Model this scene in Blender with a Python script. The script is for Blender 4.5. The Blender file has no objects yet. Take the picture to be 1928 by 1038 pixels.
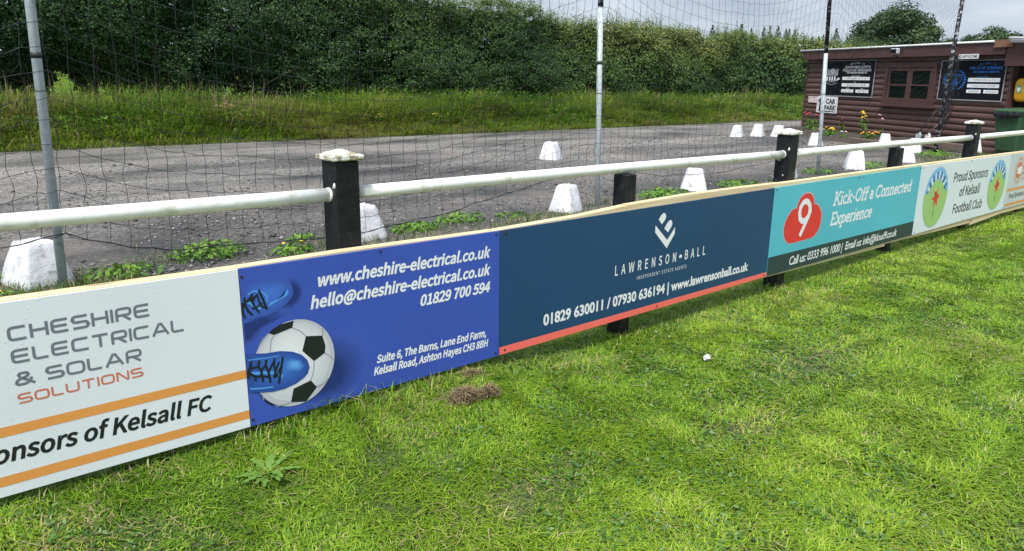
import bpy, math, os
import numpy as np
from mathutils import Vector, Matrix

# ------------------------------------------------------------------ camera, sky, sun
S = bpy.context.scene
COL = S.collection
cam_d = bpy.data.cameras.new("camera")
cam_d.lens = 26.68; cam_d.sensor_width = 36.0; cam_d.clip_start = 0.05; cam_d.clip_end = 2000
cam = bpy.data.objects.new("camera", cam_d); COL.objects.link(cam)
_r, _u, _b = (0.747436, -0.66422, 0.012288), (0.160039, 0.197979, 0.967053), (-0.644769, -0.720844, 0.254277)
cam.matrix_world = Matrix(((_r[0], _u[0], _b[0], 0), (_r[1], _u[1], _b[1], 0), (_r[2], _u[2], _b[2], 1.42), (0, 0, 0, 1)))
S.camera = cam

SUN_EL, SUN_AZ = math.radians(58), math.radians(242)      # azimuth from +Y, clockwise
W = bpy.data.worlds.new("World"); S.world = W; W.use_nodes = True
nt = W.node_tree; nt.nodes.clear()
wo = nt.nodes.new("ShaderNodeOutputWorld"); bg = nt.nodes.new("ShaderNodeBackground")
sky = nt.nodes.new("ShaderNodeTexSky"); sky.sky_type = 'NISHITA'; sky.sun_disc = False
sky.sun_elevation = SUN_EL; sky.sun_rotation = SUN_AZ; sky.air_density = 1.0; sky.dust_density = 2.0
tc = nt.nodes.new("ShaderNodeTexCoord")
mp = nt.nodes.new("ShaderNodeMapping"); mp.inputs['Scale'].default_value = (1.6, 1.6, 6.0)
n1 = nt.nodes.new("ShaderNodeTexNoise"); n1.inputs['Scale'].default_value = 1.7; n1.inputs['Detail'].default_value = 7
n1.inputs['Roughness'].default_value = .55
rp = nt.nodes.new("ShaderNodeValToRGB")
e = rp.color_ramp.elements
e[0].position = .34; e[0].color = (2.5, 3.15, 4.3, 1)
e[1].position = .68; e[1].color = (6.9, 7.4, 8.1, 1)
mx = nt.nodes.new("ShaderNodeMix"); mx.data_type = 'RGBA'; mx.inputs[0].default_value = .86
nt.links.new(tc.outputs['Generated'], mp.inputs['Vector']); nt.links.new(mp.outputs[0], n1.inputs['Vector'])
nt.links.new(n1.outputs['Fac'], rp.inputs[0])
sx = nt.nodes.new("ShaderNodeSeparateXYZ"); nt.links.new(tc.outputs['Generated'], sx.inputs[0])
el_ = nt.nodes.new("ShaderNodeMapRange"); nt.links.new(sx.outputs[2], el_.inputs[0])      # cloud is thinner and brighter overhead
el_.inputs[1].default_value = .12; el_.inputs[2].default_value = .6; el_.inputs[3].default_value = .80; el_.inputs[4].default_value = 1.18
ml = nt.nodes.new("ShaderNodeMix"); ml.data_type = 'RGBA'; ml.blend_type = 'MULTIPLY'; ml.inputs[0].default_value = 1
nt.links.new(rp.outputs[0], ml.inputs[6]); nt.links.new(el_.outputs[0], ml.inputs[7])
nt.links.new(sky.outputs[0], mx.inputs[6]); nt.links.new(ml.outputs[2], mx.inputs[7])
nt.links.new(mx.outputs[2], bg.inputs[0]); bg.inputs[1].default_value = 0.085
nt.links.new(bg.outputs[0], wo.inputs[0])

sun_d = bpy.data.lights.new("sun", 'SUN'); sun_d.energy = 2.7; sun_d.angle = math.radians(14); sun_d.color = (1, .975, .935)
sun = bpy.data.objects.new("sun", sun_d); COL.objects.link(sun)
sdir = Vector((math.sin(SUN_AZ) * math.cos(SUN_EL), math.cos(SUN_AZ) * math.cos(SUN_EL), math.sin(SUN_EL)))
sun.rotation_euler = sdir.to_track_quat('Z', 'Y').to_euler()
S.view_settings.view_transform = 'Standard'; S.view_settings.look = 'None'
S.view_settings.exposure = 0.93; S.view_settings.gamma = 1
S.cycles.max_bounces = 6; S.cycles.transparent_max_bounces = 8

rng = np.random.default_rng(7)

# ------------------------------------------------------------------ helpers
def gz(x):                                   # the ground falls gently along the fence
    return -0.008 * np.asarray(x, float)

def tag(o, label=None, cat=None, group=None, kind=None):
    for k, v in (("label", label), ("category", cat), ("group", group), ("kind", kind)):
        if v: o[k] = v
    return o

def thing(name, label, cat, loc=(0, 0, 0), group=None, rotz=0.0):
    o = bpy.data.objects.new(name, None); COL.objects.link(o)
    o.empty_display_size = .1
    o.location = loc; o.rotation_euler = (0, 0, rotz)
    return tag(o, label, cat, group)

def vnoise(p, seed=0):
    """trilinear value noise, p (N,3)"""
    p = np.asarray(p, float); i = np.floor(p).astype(np.int64); f = p - i; f = f * f * (3 - 2 * f)
    def h(a):
        n = (a[:, 0] * 374761393 + a[:, 1] * 668265263 + a[:, 2] * 2147483647 + seed * 974711) & 0xffffffff
        n = ((n ^ (n >> 13)) * 1274126177) & 0xffffffff
        return ((n ^ (n >> 16)) & 0xffff) / 65535.0
    r = 0
    for dx in (0, 1):
        for dy in (0, 1):
            for dz in (0, 1):
                w = np.where(dx, f[:, 0], 1 - f[:, 0]) * np.where(dy, f[:, 1], 1 - f[:, 1]) * np.where(dz, f[:, 2], 1 - f[:, 2])
                r = r + w * h(i + np.array([dx, dy, dz]))
    return r

def n2(x, y, s, seed=0):
    x = np.asarray(x, float); y = np.asarray(y, float)
    return vnoise(np.stack([x * s, y * s, np.zeros_like(x)], -1).reshape(-1, 3), seed).reshape(x.shape)

def link_mesh(name, me, parent=None, loc=None):
    o = bpy.data.objects.new(name, me); COL.objects.link(o)
    if loc is not None: o.location = loc
    if parent is not None: o.parent = parent
    return o

def tri_mesh(name, V, T, mat, tone=None, parent=None, smooth=False):
    """numpy verts (N,3) and triangles (M,3) -> one object; verts in the parent's local space"""
    V = np.ascontiguousarray(V, np.float32); T = np.ascontiguousarray(T, np.int32)
    me = bpy.data.meshes.new(name)
    me.vertices.add(len(V)); me.vertices.foreach_set("co", V.ravel())
    me.loops.add(T.size); me.loops.foreach_set("vertex_index", T.ravel())
    me.polygons.add(len(T)); me.polygons.foreach_set("loop_start", np.arange(0, T.size, 3, dtype=np.int32))
    me.polygons.foreach_set("loop_total", np.full(len(T), 3, np.int32))
    if smooth: me.polygons.foreach_set("use_smooth", np.ones(len(T), bool))
    me.update(calc_edges=True)
    if tone is not None:
        a = me.attributes.new("tone", 'FLOAT', 'POINT'); a.data.foreach_set("value", np.ascontiguousarray(tone, np.float32))
    me.materials.append(mat)
    return link_mesh(name, me, parent)

class MB:
    """collects shapes, then builds ONE mesh object (coordinates local to the parent)"""
    def __init__(s): s.v = []; s.f = []; s.sm = []
    def add(s, V, F, smooth=False):
        o = len(s.v); s.v += [tuple(map(float, q)) for q in V]
        s.f += [tuple(i + o for i in q) for q in F]; s.sm += [smooth] * len(F)
        return s
    def box(s, c, d, rz=0.0, bev=0.0):
        hx, hy, hz = d[0] / 2, d[1] / 2, d[2] / 2
        b = min(bev, hx * .9, hy * .9, hz * .9)
        if b <= 0:
            V = [(x, y, z) for x in (-hx, hx) for y in (-hy, hy) for z in (-hz, hz)]
            F = [(0, 1, 3, 2), (4, 6, 7, 5), (0, 4, 5, 1), (2, 3, 7, 6), (0, 2, 6, 4), (1, 5, 7, 3)]
        else:
            P = [(-hx + b, -hy), (hx - b, -hy), (hx, -hy + b), (hx, hy - b), (hx - b, hy), (-hx + b, hy), (-hx, hy - b), (-hx, -hy + b)]
            k = lambda t: [(x * (1 - b / hx * t), y * (1 - b / hy * t)) for x, y in P]
            V = [(x, y, -hz) for x, y in k(1)] + [(x, y, -hz + b) for x, y in P] + [(x, y, hz - b) for x, y in P] + [(x, y, hz) for x, y in k(1)]
            F = [tuple(range(7, -1, -1)), tuple(range(24, 32))]
            for L in range(3):
                for i in range(8):
                    j = (i + 1) % 8; F.append((L * 8 + i, L * 8 + j, L * 8 + 8 + j, L * 8 + 8 + i))
        ca, sa = math.cos(rz), math.sin(rz)
        return s.add([(c[0] + x * ca - y * sa, c[1] + x * sa + y * ca, c[2] + z) for x, y, z in V], F)
    def tube(s, pts, rad, n=8, caps=True, smooth=True):
        pts = [Vector(q) for q in pts]; R = rad if hasattr(rad, '__len__') else [rad] * len(pts)
        V = []; F = []; ref = None
        for i, q in enumerate(pts):
            t = (pts[min(i + 1, len(pts) - 1)] - pts[max(i - 1, 0)]).normalized()
            if ref is None: ref = t.orthogonal().normalized()
            ref = (ref - t * ref.dot(t)).normalized(); bi = t.cross(ref)
            for k in range(n):
                a = 2 * math.pi * k / n; V.append(q + (ref * math.cos(a) + bi * math.sin(a)) * R[i])
        for i in range(len(pts) - 1):
            for k in range(n):
                j = (k + 1) % n; F.append((i * n + k, i * n + j, i * n + n + j, i * n + n + k))
        s.add(V, F, smooth)
        if caps and n > 2:
            o = len(s.v) - len(V)
            s.f += [tuple(o + k for k in range(n - 1, -1, -1)), tuple(o + len(V) - n + k for k in range(n))]; s.sm += [False, False]
        return s
    def loft(s, rings, close=True, smooth=False, cap=True):
        n = len(rings[0]); V = [q for r in rings for q in r]; F = []
        for i in range(len(rings) - 1):
            for k in range(n if close else n - 1):
                j = (k + 1) % n; F.append((i * n + k, i * n + j, i * n + n + j, i * n + n + k))
        if cap: F += [tuple(range(n - 1, -1, -1)), tuple(range(len(V) - n, len(V)))]
        return s.add(V, F, smooth)
    def poly(s, pts): return s.add(pts, [tuple(range(len(pts)))])
    def build(s, name, mat, parent=None):
        me = bpy.data.meshes.new(name); me.from_pydata(s.v, [], s.f)
        me.polygons.foreach_set("use_smooth", s.sm); me.update(); me.materials.append(mat)
        return link_mesh(name, me, parent)

def smooth_obj(o):
    o.data.polygons.foreach_set("use_smooth", np.ones(len(o.data.polygons), bool)); return o

# ------------------------------------------------------------------ materials
def new_mat(name):
    m = bpy.data.materials.new(name); m.use_nodes = True; t = m.node_tree
    return m, t, t.nodes['Principled BSDF'], (lambda a, b: t.links.new(a, b))

def N(t, typ, **k):
    n = t.nodes.new(typ)
    for a, b in k.items():
        if hasattr(n, a): setattr(n, a, b)
        else: n.inputs[a.replace('_', ' ')].default_value = b
    return n

def ramp(t, stops):
    r = t.nodes.new("ShaderNodeValToRGB"); els = r.color_ramp.elements
    while len(els) < len(stops): els.new(.5)
    for q, (p, c) in zip(els, stops): q.position = p; q.color = (*c, 1) if len(c) == 3 else c
    return r

def mix(t, f, a, b):
    m = t.nodes.new("ShaderNodeMix"); m.data_type = 'RGBA'
    for i, q in ((0, f), (6, a), (7, b)):
        if isinstance(q, (int, float)): m.inputs[i].default_value = q
        elif isinstance(q, tuple): m.inputs[i].default_value = (*q, 1)
        else: t.links.new(q, m.inputs[i])
    return m.outputs[2]

def plain(name, col, rough=.6, var=.12, scale=14, bump=.0, spec=.5, metal=0, dirt=None, dirt_scale=5, dirt_at=(.56, .66)):
    m, t, p, L = new_mat(name); g = N(t, "ShaderNodeNewGeometry")
    n = N(t, "ShaderNodeTexNoise", Scale=scale, Detail=5); L(g.outputs['Position'], n.inputs['Vector'])
    dk = tuple(max(0, c * (1 - var)) for c in col); lt = tuple(min(1, c * (1 + var)) for c in col)
    r = ramp(t, [(.3, dk), (.7, lt)]); L(n.outputs['Fac'], r.inputs[0]); out = r.outputs[0]
    if dirt:
        n3 = N(t, "ShaderNodeTexNoise", Scale=dirt_scale, Detail=8, Roughness=.65); L(g.outputs['Position'], n3.inputs['Vector'])
        k = ramp(t, [(dirt_at[0], (0, 0, 0)), (dirt_at[1], (1, 1, 1))]); L(n3.outputs['Fac'], k.inputs[0])
        out = mix(t, k.outputs[0], out, dirt)
    L(out, p.inputs['Base Color']); p.inputs['Roughness'].default_value = rough; p.inputs['Metallic'].default_value = metal
    p.inputs['Specular IOR Level'].default_value = spec
    if bump:
        b = N(t, "ShaderNodeBump", Strength=bump, Distance=.01); L(n.outputs['Fac'], b.inputs['Height']); L(b.outputs[0], p.inputs['Normal'])
    return m

def leafy(name, stops, rough=.5, trans=.35, noise=None, spec=.35):
    """foliage: base colour from each blade's own 'tone' (0..1) plus per-leaf variation; some light passes through"""
    m, t, p, L = new_mat(name)
    a = N(t, "ShaderNodeAttribute", attribute_name="tone"); g = N(t, "ShaderNodeNewGeometry")
    ad = N(t, "ShaderNodeMath", operation='MULTIPLY_ADD'); L(g.outputs['Random Per Island'], ad.inputs[0]); ad.inputs[1].default_value = .24
    L(a.outputs['Fac'], ad.inputs[2])
    sb = N(t, "ShaderNodeMath", operation='SUBTRACT'); L(ad.outputs[0], sb.inputs[0]); sb.inputs[1].default_value = .12
    r = ramp(t, stops); L(sb.outputs[0], r.inputs[0])
    L(r.outputs[0], p.inputs['Base Color']); p.inputs['Roughness'].default_value = rough; p.inputs['Specular IOR Level'].default_value = spec
    tr = N(t, "ShaderNodeBsdfTranslucent"); L(r.outputs[0], tr.inputs[0])
    ms = N(t, "ShaderNodeMixShader"); ms.inputs[0].default_value = trans; L(p.outputs[0], ms.inputs[1]); L(tr.outputs[0], ms.inputs[2])
    L(ms.outputs[0], t.nodes['Material Output'].inputs[0])
    return m

def panel_mat(name, col, rough=.35):
    """printed sheet with rain drops standing on it"""
    m, t, p, L = new_mat(name); g = N(t, "ShaderNodeNewGeometry")
    v = N(t, "ShaderNodeTexVoronoi", Scale=70); L(g.outputs['Position'], v.inputs['Vector'])
    sp = N(t, "ShaderNodeSeparateColor"); L(v.outputs['Color'], sp.inputs[0])
    gt = N(t, "ShaderNodeMath", operation='GREATER_THAN'); L(sp.outputs[0], gt.inputs[0]); gt.inputs[1].default_value = .62
    md = N(t, "ShaderNodeMapRange"); L(v.outputs['Distance'], md.inputs[0])
    md.inputs[1].default_value = .05; md.inputs[2].default_value = .2; md.inputs[3].default_value = 1; md.inputs[4].default_value = 0
    mu = N(t, "ShaderNodeMath", operation='MULTIPLY'); L(gt.outputs[0], mu.inputs[0]); L(md.outputs[0], mu.inputs[1])
    b = N(t, "ShaderNodeBump", Strength=.5, Distance=.002); L(mu.outputs[0], b.inputs['Height']); L(b.outputs[0], p.inputs['Normal'])
    n = N(t, "ShaderNodeTexNoise", Scale=1.3, Detail=6); L(g.outputs['Position'], n.inputs['Vector'])
    r = ramp(t, [(.3, tuple(c * .94 for c in col)), (.75, tuple(min(1, c * 1.05) for c in col))]); L(n.outputs['Fac'], r.inputs[0])
    L(r.outputs[0], p.inputs['Base Color']); p.inputs['Roughness'].default_value = rough
    p.inputs['Specular IOR Level'].default_value = .4
    return m

def wood_mat(name, c0, c1, axis=0, rough=.7, scale=6):
    m, t, p, L = new_mat(name); g = N(t, "ShaderNodeNewGeometry")
    sc = [22, 22, 22]; sc[axis] = 1.2
    mp = N(t, "ShaderNodeMapping"); mp.inputs['Scale'].default_value = sc; L(g.outputs['Position'], mp.inputs['Vector'])
    n = N(t, "ShaderNodeTexNoise", Scale=scale / 3, Detail=6, Distortion=.6); L(mp.outputs[0], n.inputs['Vector'])
    r = ramp(t, [(.32, c0), (.68, c1)]); L(n.outputs['Fac'], r.inputs[0])
    k = N(t, "ShaderNodeTexVoronoi", Scale=1.6); mk = N(t, "ShaderNodeMapping"); mk.inputs['Scale'].default_value = [1.3 if i == axis else 6 for i in range(3)]
    L(g.outputs['Position'], mk.inputs['Vector']); L(mk.outputs[0], k.inputs['Vector'])
    kr = ramp(t, [(.06, (1, 1, 1)), (.13, (0, 0, 0))]); L(k.outputs['Distance'], kr.inputs[0])
    L(mix(t, kr.outputs[0], r.outputs[0], tuple(q * .55 for q in c0)), p.inputs['Base Color']); p.inputs['Roughness'].default_value = rough
    b = N(t, "ShaderNodeBump", Strength=.25, Distance=.004); L(n.outputs['Fac'], b.inputs['Height']); L(b.outputs[0], p.inputs['Normal'])
    return m

def print_mat(name, col, rough=.4): return plain(name, col, rough, var=.03, scale=3)

M = {}
M['white_paint'] = plain('white_paint', (.78, .79, .76), .5, .06, 9, .3, dirt=(.40, .42, .28), dirt_scale=11, dirt_at=(.56, .74))
M['cap_paint'] = plain('cap_paint', (.76, .76, .72), .6, .06, 9, .3, dirt=(.30, .27, .17), dirt_scale=22, dirt_at=(.51, .57))
M['post_black'] = plain('post_black', (.006, .008, .010), .5, .4, 25, .5, spec=.35, dirt=(.020, .022, .022), dirt_scale=18)
M['post_flaking'] = plain('post_flaking', (.007, .009, .010), .5, .4, 25, .5, spec=.35, dirt=(.62, .63, .62), dirt_scale=14, dirt_at=(.64, .67))
M['batten'] = wood_mat('batten', (.60, .46, .25), (.74, .61, .38), 0)
M['galv'] = plain('galvanised_steel', (.50, .565, .58), .5, .12, 30, .1, metal=.1, dirt=(.30, .36, .36), dirt_scale=7)
M['pole_black'] = plain('pole_black', (.02, .02, .022), .55, .3, 20, .2)
M['pole_flaked'] = plain('pole_flaked', (.02, .02, .023), .6, .3, 20, .3, dirt=(.55, .57, .58), dirt_scale=13, dirt_at=(.54, .58))
M['net'] = plain('net_cord', (.013, .014, .016), .4, .2, 20, spec=.6)
M['tie'] = plain('cable_tie', (.6, .62, .62), .5)
M['concrete_white'] = plain('white_concrete', (.72, .73, .75), .85, .07, 26, .7, dirt=(.26, .245, .21), dirt_scale=13, dirt_at=(.53, .74))
M['soil'] = plain('soil', (.055, .043, .034), .95, .35, 22, .8)
M['stone'] = plain('gravel_stone', (.19, .175, .17), .8, .55, 40, .3)

# ------------------------------------------------------------------ ground sheets
def sheet(name, x0, x1, y0, y1, zf, mat, nx, ny, kind='structure'):
    X, Y = np.meshgrid(np.linspace(x0, x1, nx), np.linspace(y0, y1, ny), indexing='ij')
    V = np.stack([X, Y, zf(X, Y)], -1).reshape(-1, 3)
    i = np.arange((nx - 1) * (ny - 1)); a = (i // (ny - 1)) * ny + i % (ny - 1)
    T = np.concatenate([np.stack([a, a + ny, a + ny + 1], -1), np.stack([a, a + ny + 1, a + 1], -1)])
    return tag(tri_mesh(name, V, T, mat, smooth=True), kind=kind)

def turf_mat():
    m, t, p, L = new_mat('turf_soil'); g = N(t, "ShaderNodeNewGeometry")
    n = N(t, "ShaderNodeTexNoise", Scale=2.2, Detail=9, Roughness=.65); L(g.outputs['Position'], n.inputs['Vector'])
    r = ramp(t, [(.3, (.040, .050, .018)), (.55, (.060, .090, .022)), (.75, (.12, .105, .045))]); L(n.outputs['Fac'], r.inputs[0])
    L(r.outputs[0], p.inputs['Base Color']); p.inputs['Roughness'].default_value = .95
    n4 = N(t, "ShaderNodeTexNoise", Scale=60, Detail=4); L(g.outputs['Position'], n4.inputs['Vector'])
    b = N(t, "ShaderNodeBump", Strength=.8, Distance=.02); L(n4.outputs['Fac'], b.inputs['Height']); L(b.outputs[0], p.inputs['Normal'])
    return m

def field_mat():
    m, t, p, L = new_mat('pasture'); g = N(t, "ShaderNodeNewGeometry")
    n = N(t, "ShaderNodeTexNoise", Scale=4.5, Detail=9, Roughness=.75); L(g.outputs['Position'], n.inputs['Vector'])
    r = ramp(t, [(.34, (.035, .07, .012)), (.6, (.11, .18, .026))]); L(n.outputs['Fac'], r.inputs[0])
    L(r.outputs[0], p.inputs['Base Color']); p.inputs['Roughness'].default_value = 1; p.inputs['Specular IOR Level'].default_value = 0
    return m

def gravel_mat():
    m, t, p, L = new_mat('gravel'); g = N(t, "ShaderNodeNewGeometry"); P = g.outputs['Position']
    big = N(t, "ShaderNodeTexNoise", Scale=.42, Detail=5, Roughness=.6, Distortion=.4)
    mpb = N(t, "ShaderNodeMapping"); mpb.inputs['Scale'].default_value = (.55, 1.5, 1); L(P, mpb.inputs['Vector']); L(mpb.outputs[0], big.inputs['Vector'])
    base = ramp(t, [(.36, (.054, .053, .051)), (.46, (.118, .115, .110)), (.54, (.182, .175, .166)), (.66, (.268, .254, .238))]); L(big.outputs['Fac'], base.inputs[0])
    sy = N(t, "ShaderNodeSeparateXYZ"); L(P, sy.inputs[0])                       # colour darker towards the fence, paler farther off, with a noisy edge
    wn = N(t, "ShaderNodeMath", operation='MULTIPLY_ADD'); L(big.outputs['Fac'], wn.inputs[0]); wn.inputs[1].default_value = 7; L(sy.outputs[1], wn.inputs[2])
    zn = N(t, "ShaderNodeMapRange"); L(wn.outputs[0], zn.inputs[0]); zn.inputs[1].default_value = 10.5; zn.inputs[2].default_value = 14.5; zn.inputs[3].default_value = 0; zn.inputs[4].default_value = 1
    ytint = mix(t, zn.outputs[0], (.70, .68, .65), (1.08, 1.06, 1.02)); m0 = t.nodes.new("ShaderNodeMix"); m0.data_type = 'RGBA'; m0.blend_type = 'MULTIPLY'; m0.inputs[0].default_value = 1
    L(base.outputs[0], m0.inputs[6]); L(ytint, m0.inputs[7])
    v = N(t, "ShaderNodeTexVoronoi", Scale=42); L(P, v.inputs['Vector'])
    sp = N(t, "ShaderNodeSeparateColor"); L(v.outputs['Color'], sp.inputs[0])
    vr = ramp(t, [(0, (.45, .45, .46)), (.55, (.88, .87, .86)), (.85, (1.2, 1.18, 1.15)), (1, (1.9, 1.85, 1.8))]); L(sp.outputs[0], vr.inputs[0])
    mm = t.nodes.new("ShaderNodeMix"); mm.data_type = 'RGBA'; mm.blend_type = 'MULTIPLY'; mm.inputs[0].default_value = 1
    L(m0.outputs[2], mm.inputs[6]); L(vr.outputs[0], mm.inputs[7])
    pk = N(t, "ShaderNodeTexNoise", Scale=.8, Detail=4); L(P, pk.inputs['Vector'])
    pr = ramp(t, [(.50, (0, 0, 0)), (.68, (1, 1, 1))]); L(pk.outputs['Fac'], pr.inputs[0])
    pf = N(t, "ShaderNodeMath", operation='MULTIPLY'); L(pr.outputs[0], pf.inputs[0]); pf.inputs[1].default_value = .5
    L(mix(t, pf.outputs[0], mm.outputs[2], (.21, .178, .155)), p.inputs['Base Color'])
    wet = ramp(t, [(.35, (.5, .5, .5)), (.6, (.85, .85, .85))]); L(big.outputs['Fac'], wet.inputs[0]); L(wet.outputs[0], p.inputs['Roughness'])
    b = N(t, "ShaderNodeBump", Strength=.9, Distance=.02); L(v.outputs['Distance'], b.inputs['Height'])
    n5 = N(t, "ShaderNodeTexNoise", Scale=7, Detail=5); L(P, n5.inputs['Vector'])
    b2 = N(t, "ShaderNodeBump", Strength=.5, Distance=.05); L(n5.outputs['Fac'], b2.inputs['Height']); L(b.outputs[0], b2.inputs['Normal'])
    L(b2.outputs[0], p.inputs['Normal'])
    return m
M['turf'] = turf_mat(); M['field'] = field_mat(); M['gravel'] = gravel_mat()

def bankz(x, y):
    y = np.asarray(y, float)
    h = np.where(y < 20, .40 * np.clip((y - 16.3) / 3.7, 0, 1) ** .8, .40 + .045 * np.minimum(y - 20, 50) + .008 * np.maximum(y - 70, 0))
    return h + gz(np.clip(x, -40, 120))
sheet('ground', -400, 400, -300, 16.4, lambda X, Y: gz(np.clip(X, -40, 120)) - .012, M['turf'], 60, 40)
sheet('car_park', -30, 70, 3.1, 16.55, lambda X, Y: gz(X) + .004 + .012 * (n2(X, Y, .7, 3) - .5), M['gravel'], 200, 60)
sheet('verge_bank', -60, 140, 16.3, 20.2, lambda X, Y: bankz(X, Y) + .05 * (n2(X, Y, .9, 5) - .5) - .02 * (Y < 16.45), M['turf'], 300, 14)
sheet('field', -400, 500, 20.15, 500, lambda X, Y: bankz(X, Y), M['field'], 80, 120)

# ------------------------------------------------------------------ blades and leaves (numpy)
def blades(P, h, w, yaw, lean, tone, bend=1.0):
    """3-triangle curved blades. P (n,3) roots; lean = sideways reach as a fraction of h"""
    n = len(P); d = np.stack([np.cos(yaw), np.sin(yaw), np.zeros(n)], -1); s = np.stack([-d[:, 1], d[:, 0], np.zeros(n)], -1)
    up = np.array([0, 0, 1.]); h_ = h[:, None]; w_ = (w / 2)[:, None]; l = lean[:, None]
    m = P + up * h_ * .6 + d * h_ * l * .28; tip = P + up * h_ * (1 - .3 * np.minimum(l, 1.6) * bend) + d * h_ * l
    V = np.stack([P - s * w_, P + s * w_, m - s * w_ * .8, m + s * w_ * .8, tip], 1).reshape(-1, 3)
    b = np.arange(n)[:, None] * 5
    T = np.concatenate([b + [0, 1, 3], b + [0, 3, 2], b + [2, 3, 4]], 1).reshape(-1, 3)
    return V, T, np.repeat(tone, 5)

def leaves(P, nrm, ln, wd, tone, rng, fold=.25):
    """folded rhombus leaves facing roughly nrm"""
    n = len(P); nrm = nrm / np.linalg.norm(nrm, axis=1, keepdims=True)
    a = rng.normal(size=(n, 3)); a -= nrm * (a * nrm).sum(1, keepdims=True); a /= np.linalg.norm(a, axis=1, keepdims=True) + 1e-9
    b = np.cross(nrm, a); L = (ln / 2)[:, None]; Wd = (wd / 2)[:, None]
    V = np.stack([P - a * L, P + b * Wd + nrm * Wd * fold - a * L * .15, P + a * L, P - b * Wd + nrm * Wd * fold - a * L * .15], 1).reshape(-1, 3)
    k = np.arange(n)[:, None] * 4
    return V, np.concatenate([k + [0, 2, 1], k + [0, 3, 2]], 1).reshape(-1, 3), np.repeat(tone, 4)

def merge(parts):
    V = []; T = []; C = []; o = 0
    for v, t, c in parts: V.append(v); T.append(t + o); C.append(c); o += len(v)
    return np.concatenate(V), np.concatenate(T), np.concatenate(C)

def lz(x, y):                                # lawn surface: it banks up a little against the left boards
    x = np.asarray(x, float); y = np.asarray(y, float)
    k = np.clip((3.0 - x) / 1.1, 0, 1); k = k * k * (3 - 2 * k); q = np.clip((y - 1.5) / 1.15, 0, 1); q = q * q * (3 - 2 * q)
    return gz(x) + .095 * k * q
sheet('lawn', -3, 18, -3, 3.12, lambda X, Y: lz(X, Y) - .004, M['turf'], 120, 60)

# ------------------------------------------------------------------ lawn
M['lawn'] = leafy('lawn_blade', [(0, (.038, .105, .011)), (.3, (.125, .258, .018)), (.6, (.250, .405, .022)), (.8, (.37, .48, .055)), (.9, (.38, .32, .14)), (1, (.50, .42, .24))], .45, .30, spec=.25)
def lawn():
    r = np.random.default_rng(11); parts = []
    # nearer ground is sown denser; farther blades are wider
    for (x0, x1, y0, y1, dens, hs, ws) in ((-3, -.6, .6, 3.05, 9000, .036, .006), (-.6, 2.6, .2, 3.05, 24000, .033, .0046), (2.6, 5, -.6, 3.05, 17000, .034, .0056), (5, 9, -.6, 3.05, 9000, .037, .0080), (9, 15, -.6, 3.05, 4600, .042, .0115), (15, 26, -1, 3.05, 1700, .05, .016)):
        n = int((x1 - x0) * (y1 - y0) * dens)
        x = r.uniform(x0, x1, n); y = r.uniform(y0, y1, n)
        dn = .55 * n2(x, y, 5, 1) + .45 * n2(x, y, 13, 2)
        keep = r.uniform(size=n) < np.clip(.30 + 1.15 * dn, .15, 1)
        worn = np.exp(-(((x - 3.75) / .42) ** 2 + ((y - 1.75) / .16) ** 2)) + .8 * np.exp(-(((x - 2.75) / .22) ** 2 + ((y - 1.55) / .13) ** 2)) + .7 * np.exp(-(((x - 1.6) / .3) ** 2 + ((y - 1.75) / .12) ** 2))
        keep &= r.uniform(size=n) > .70 * np.clip(worn * (.5 + n2(x, y, 9, 23)), 0, 1)
        x, y, worn = x[keep], y[keep], worn[keep]; n = len(x)
        lush = n2(x, y, 1.1, 4); yel = n2(x, y, 1.7, 6); clump = n2(x, y, 9, 8)
        h = hs * (.55 + .75 * clump + .35 * lush) * r.uniform(.6, 1.35, n)
        h *= .85 + .3 * np.exp(-((y - 2.72) / .14) ** 2)
        tone = .25 + .34 * yel + .22 * (clump - .5) + .10 * np.clip((x - 1.5) / 3, 0, 1) + r.normal(0, .13, n) + .12 * np.clip((1.9 - y) / 2, 0, 1)
        dry = np.clip((n2(x, y, 2.6, 15) - .70) * 3, 0, 1) + .75 * np.exp(-((y - 2.52) / .22) ** 2) * (n2(x, y, 3, 17) > .46) + .5 * np.exp(-(((x - .45) / .5) ** 2 + ((y - 2.35) / .3) ** 2)) * (n2(x, y, 5, 18) > .4) + .5 * worn
        straw = r.uniform(size=n) < +.022 + .30 * np.clip(dry, 0, 1)
        tone = np.where(straw, r.uniform(.84, 1.0, n), np.clip(tone, .08, .8))
        thatch = r.uniform(size=n) < .75 * np.clip(worn, 0, 1); tone = np.where(thatch, r.uniform(.80, .93, n), tone); h = np.where(thatch, h * .6, h)
        lean = np.abs(r.normal(1.25, .7, n)); lean[straw | thatch] += .7
        P = np.stack([x, y, lz(x, y) - .010], -1)
        parts.append(blades(P, h, ws * r.uniform(.6, 1.3, n), 2 * math.pi * n2(x, y, 3.2, 19) * 1.6 + r.normal(0, 1.1, n), lean, tone))
    V, T, C = merge(parts)
    tag(tri_mesh('lawn_grass', V, T, M['lawn'], C), 'bright mown grass growing in front of the advertising boards', 'grass', kind='stuff')
lawn()

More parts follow.
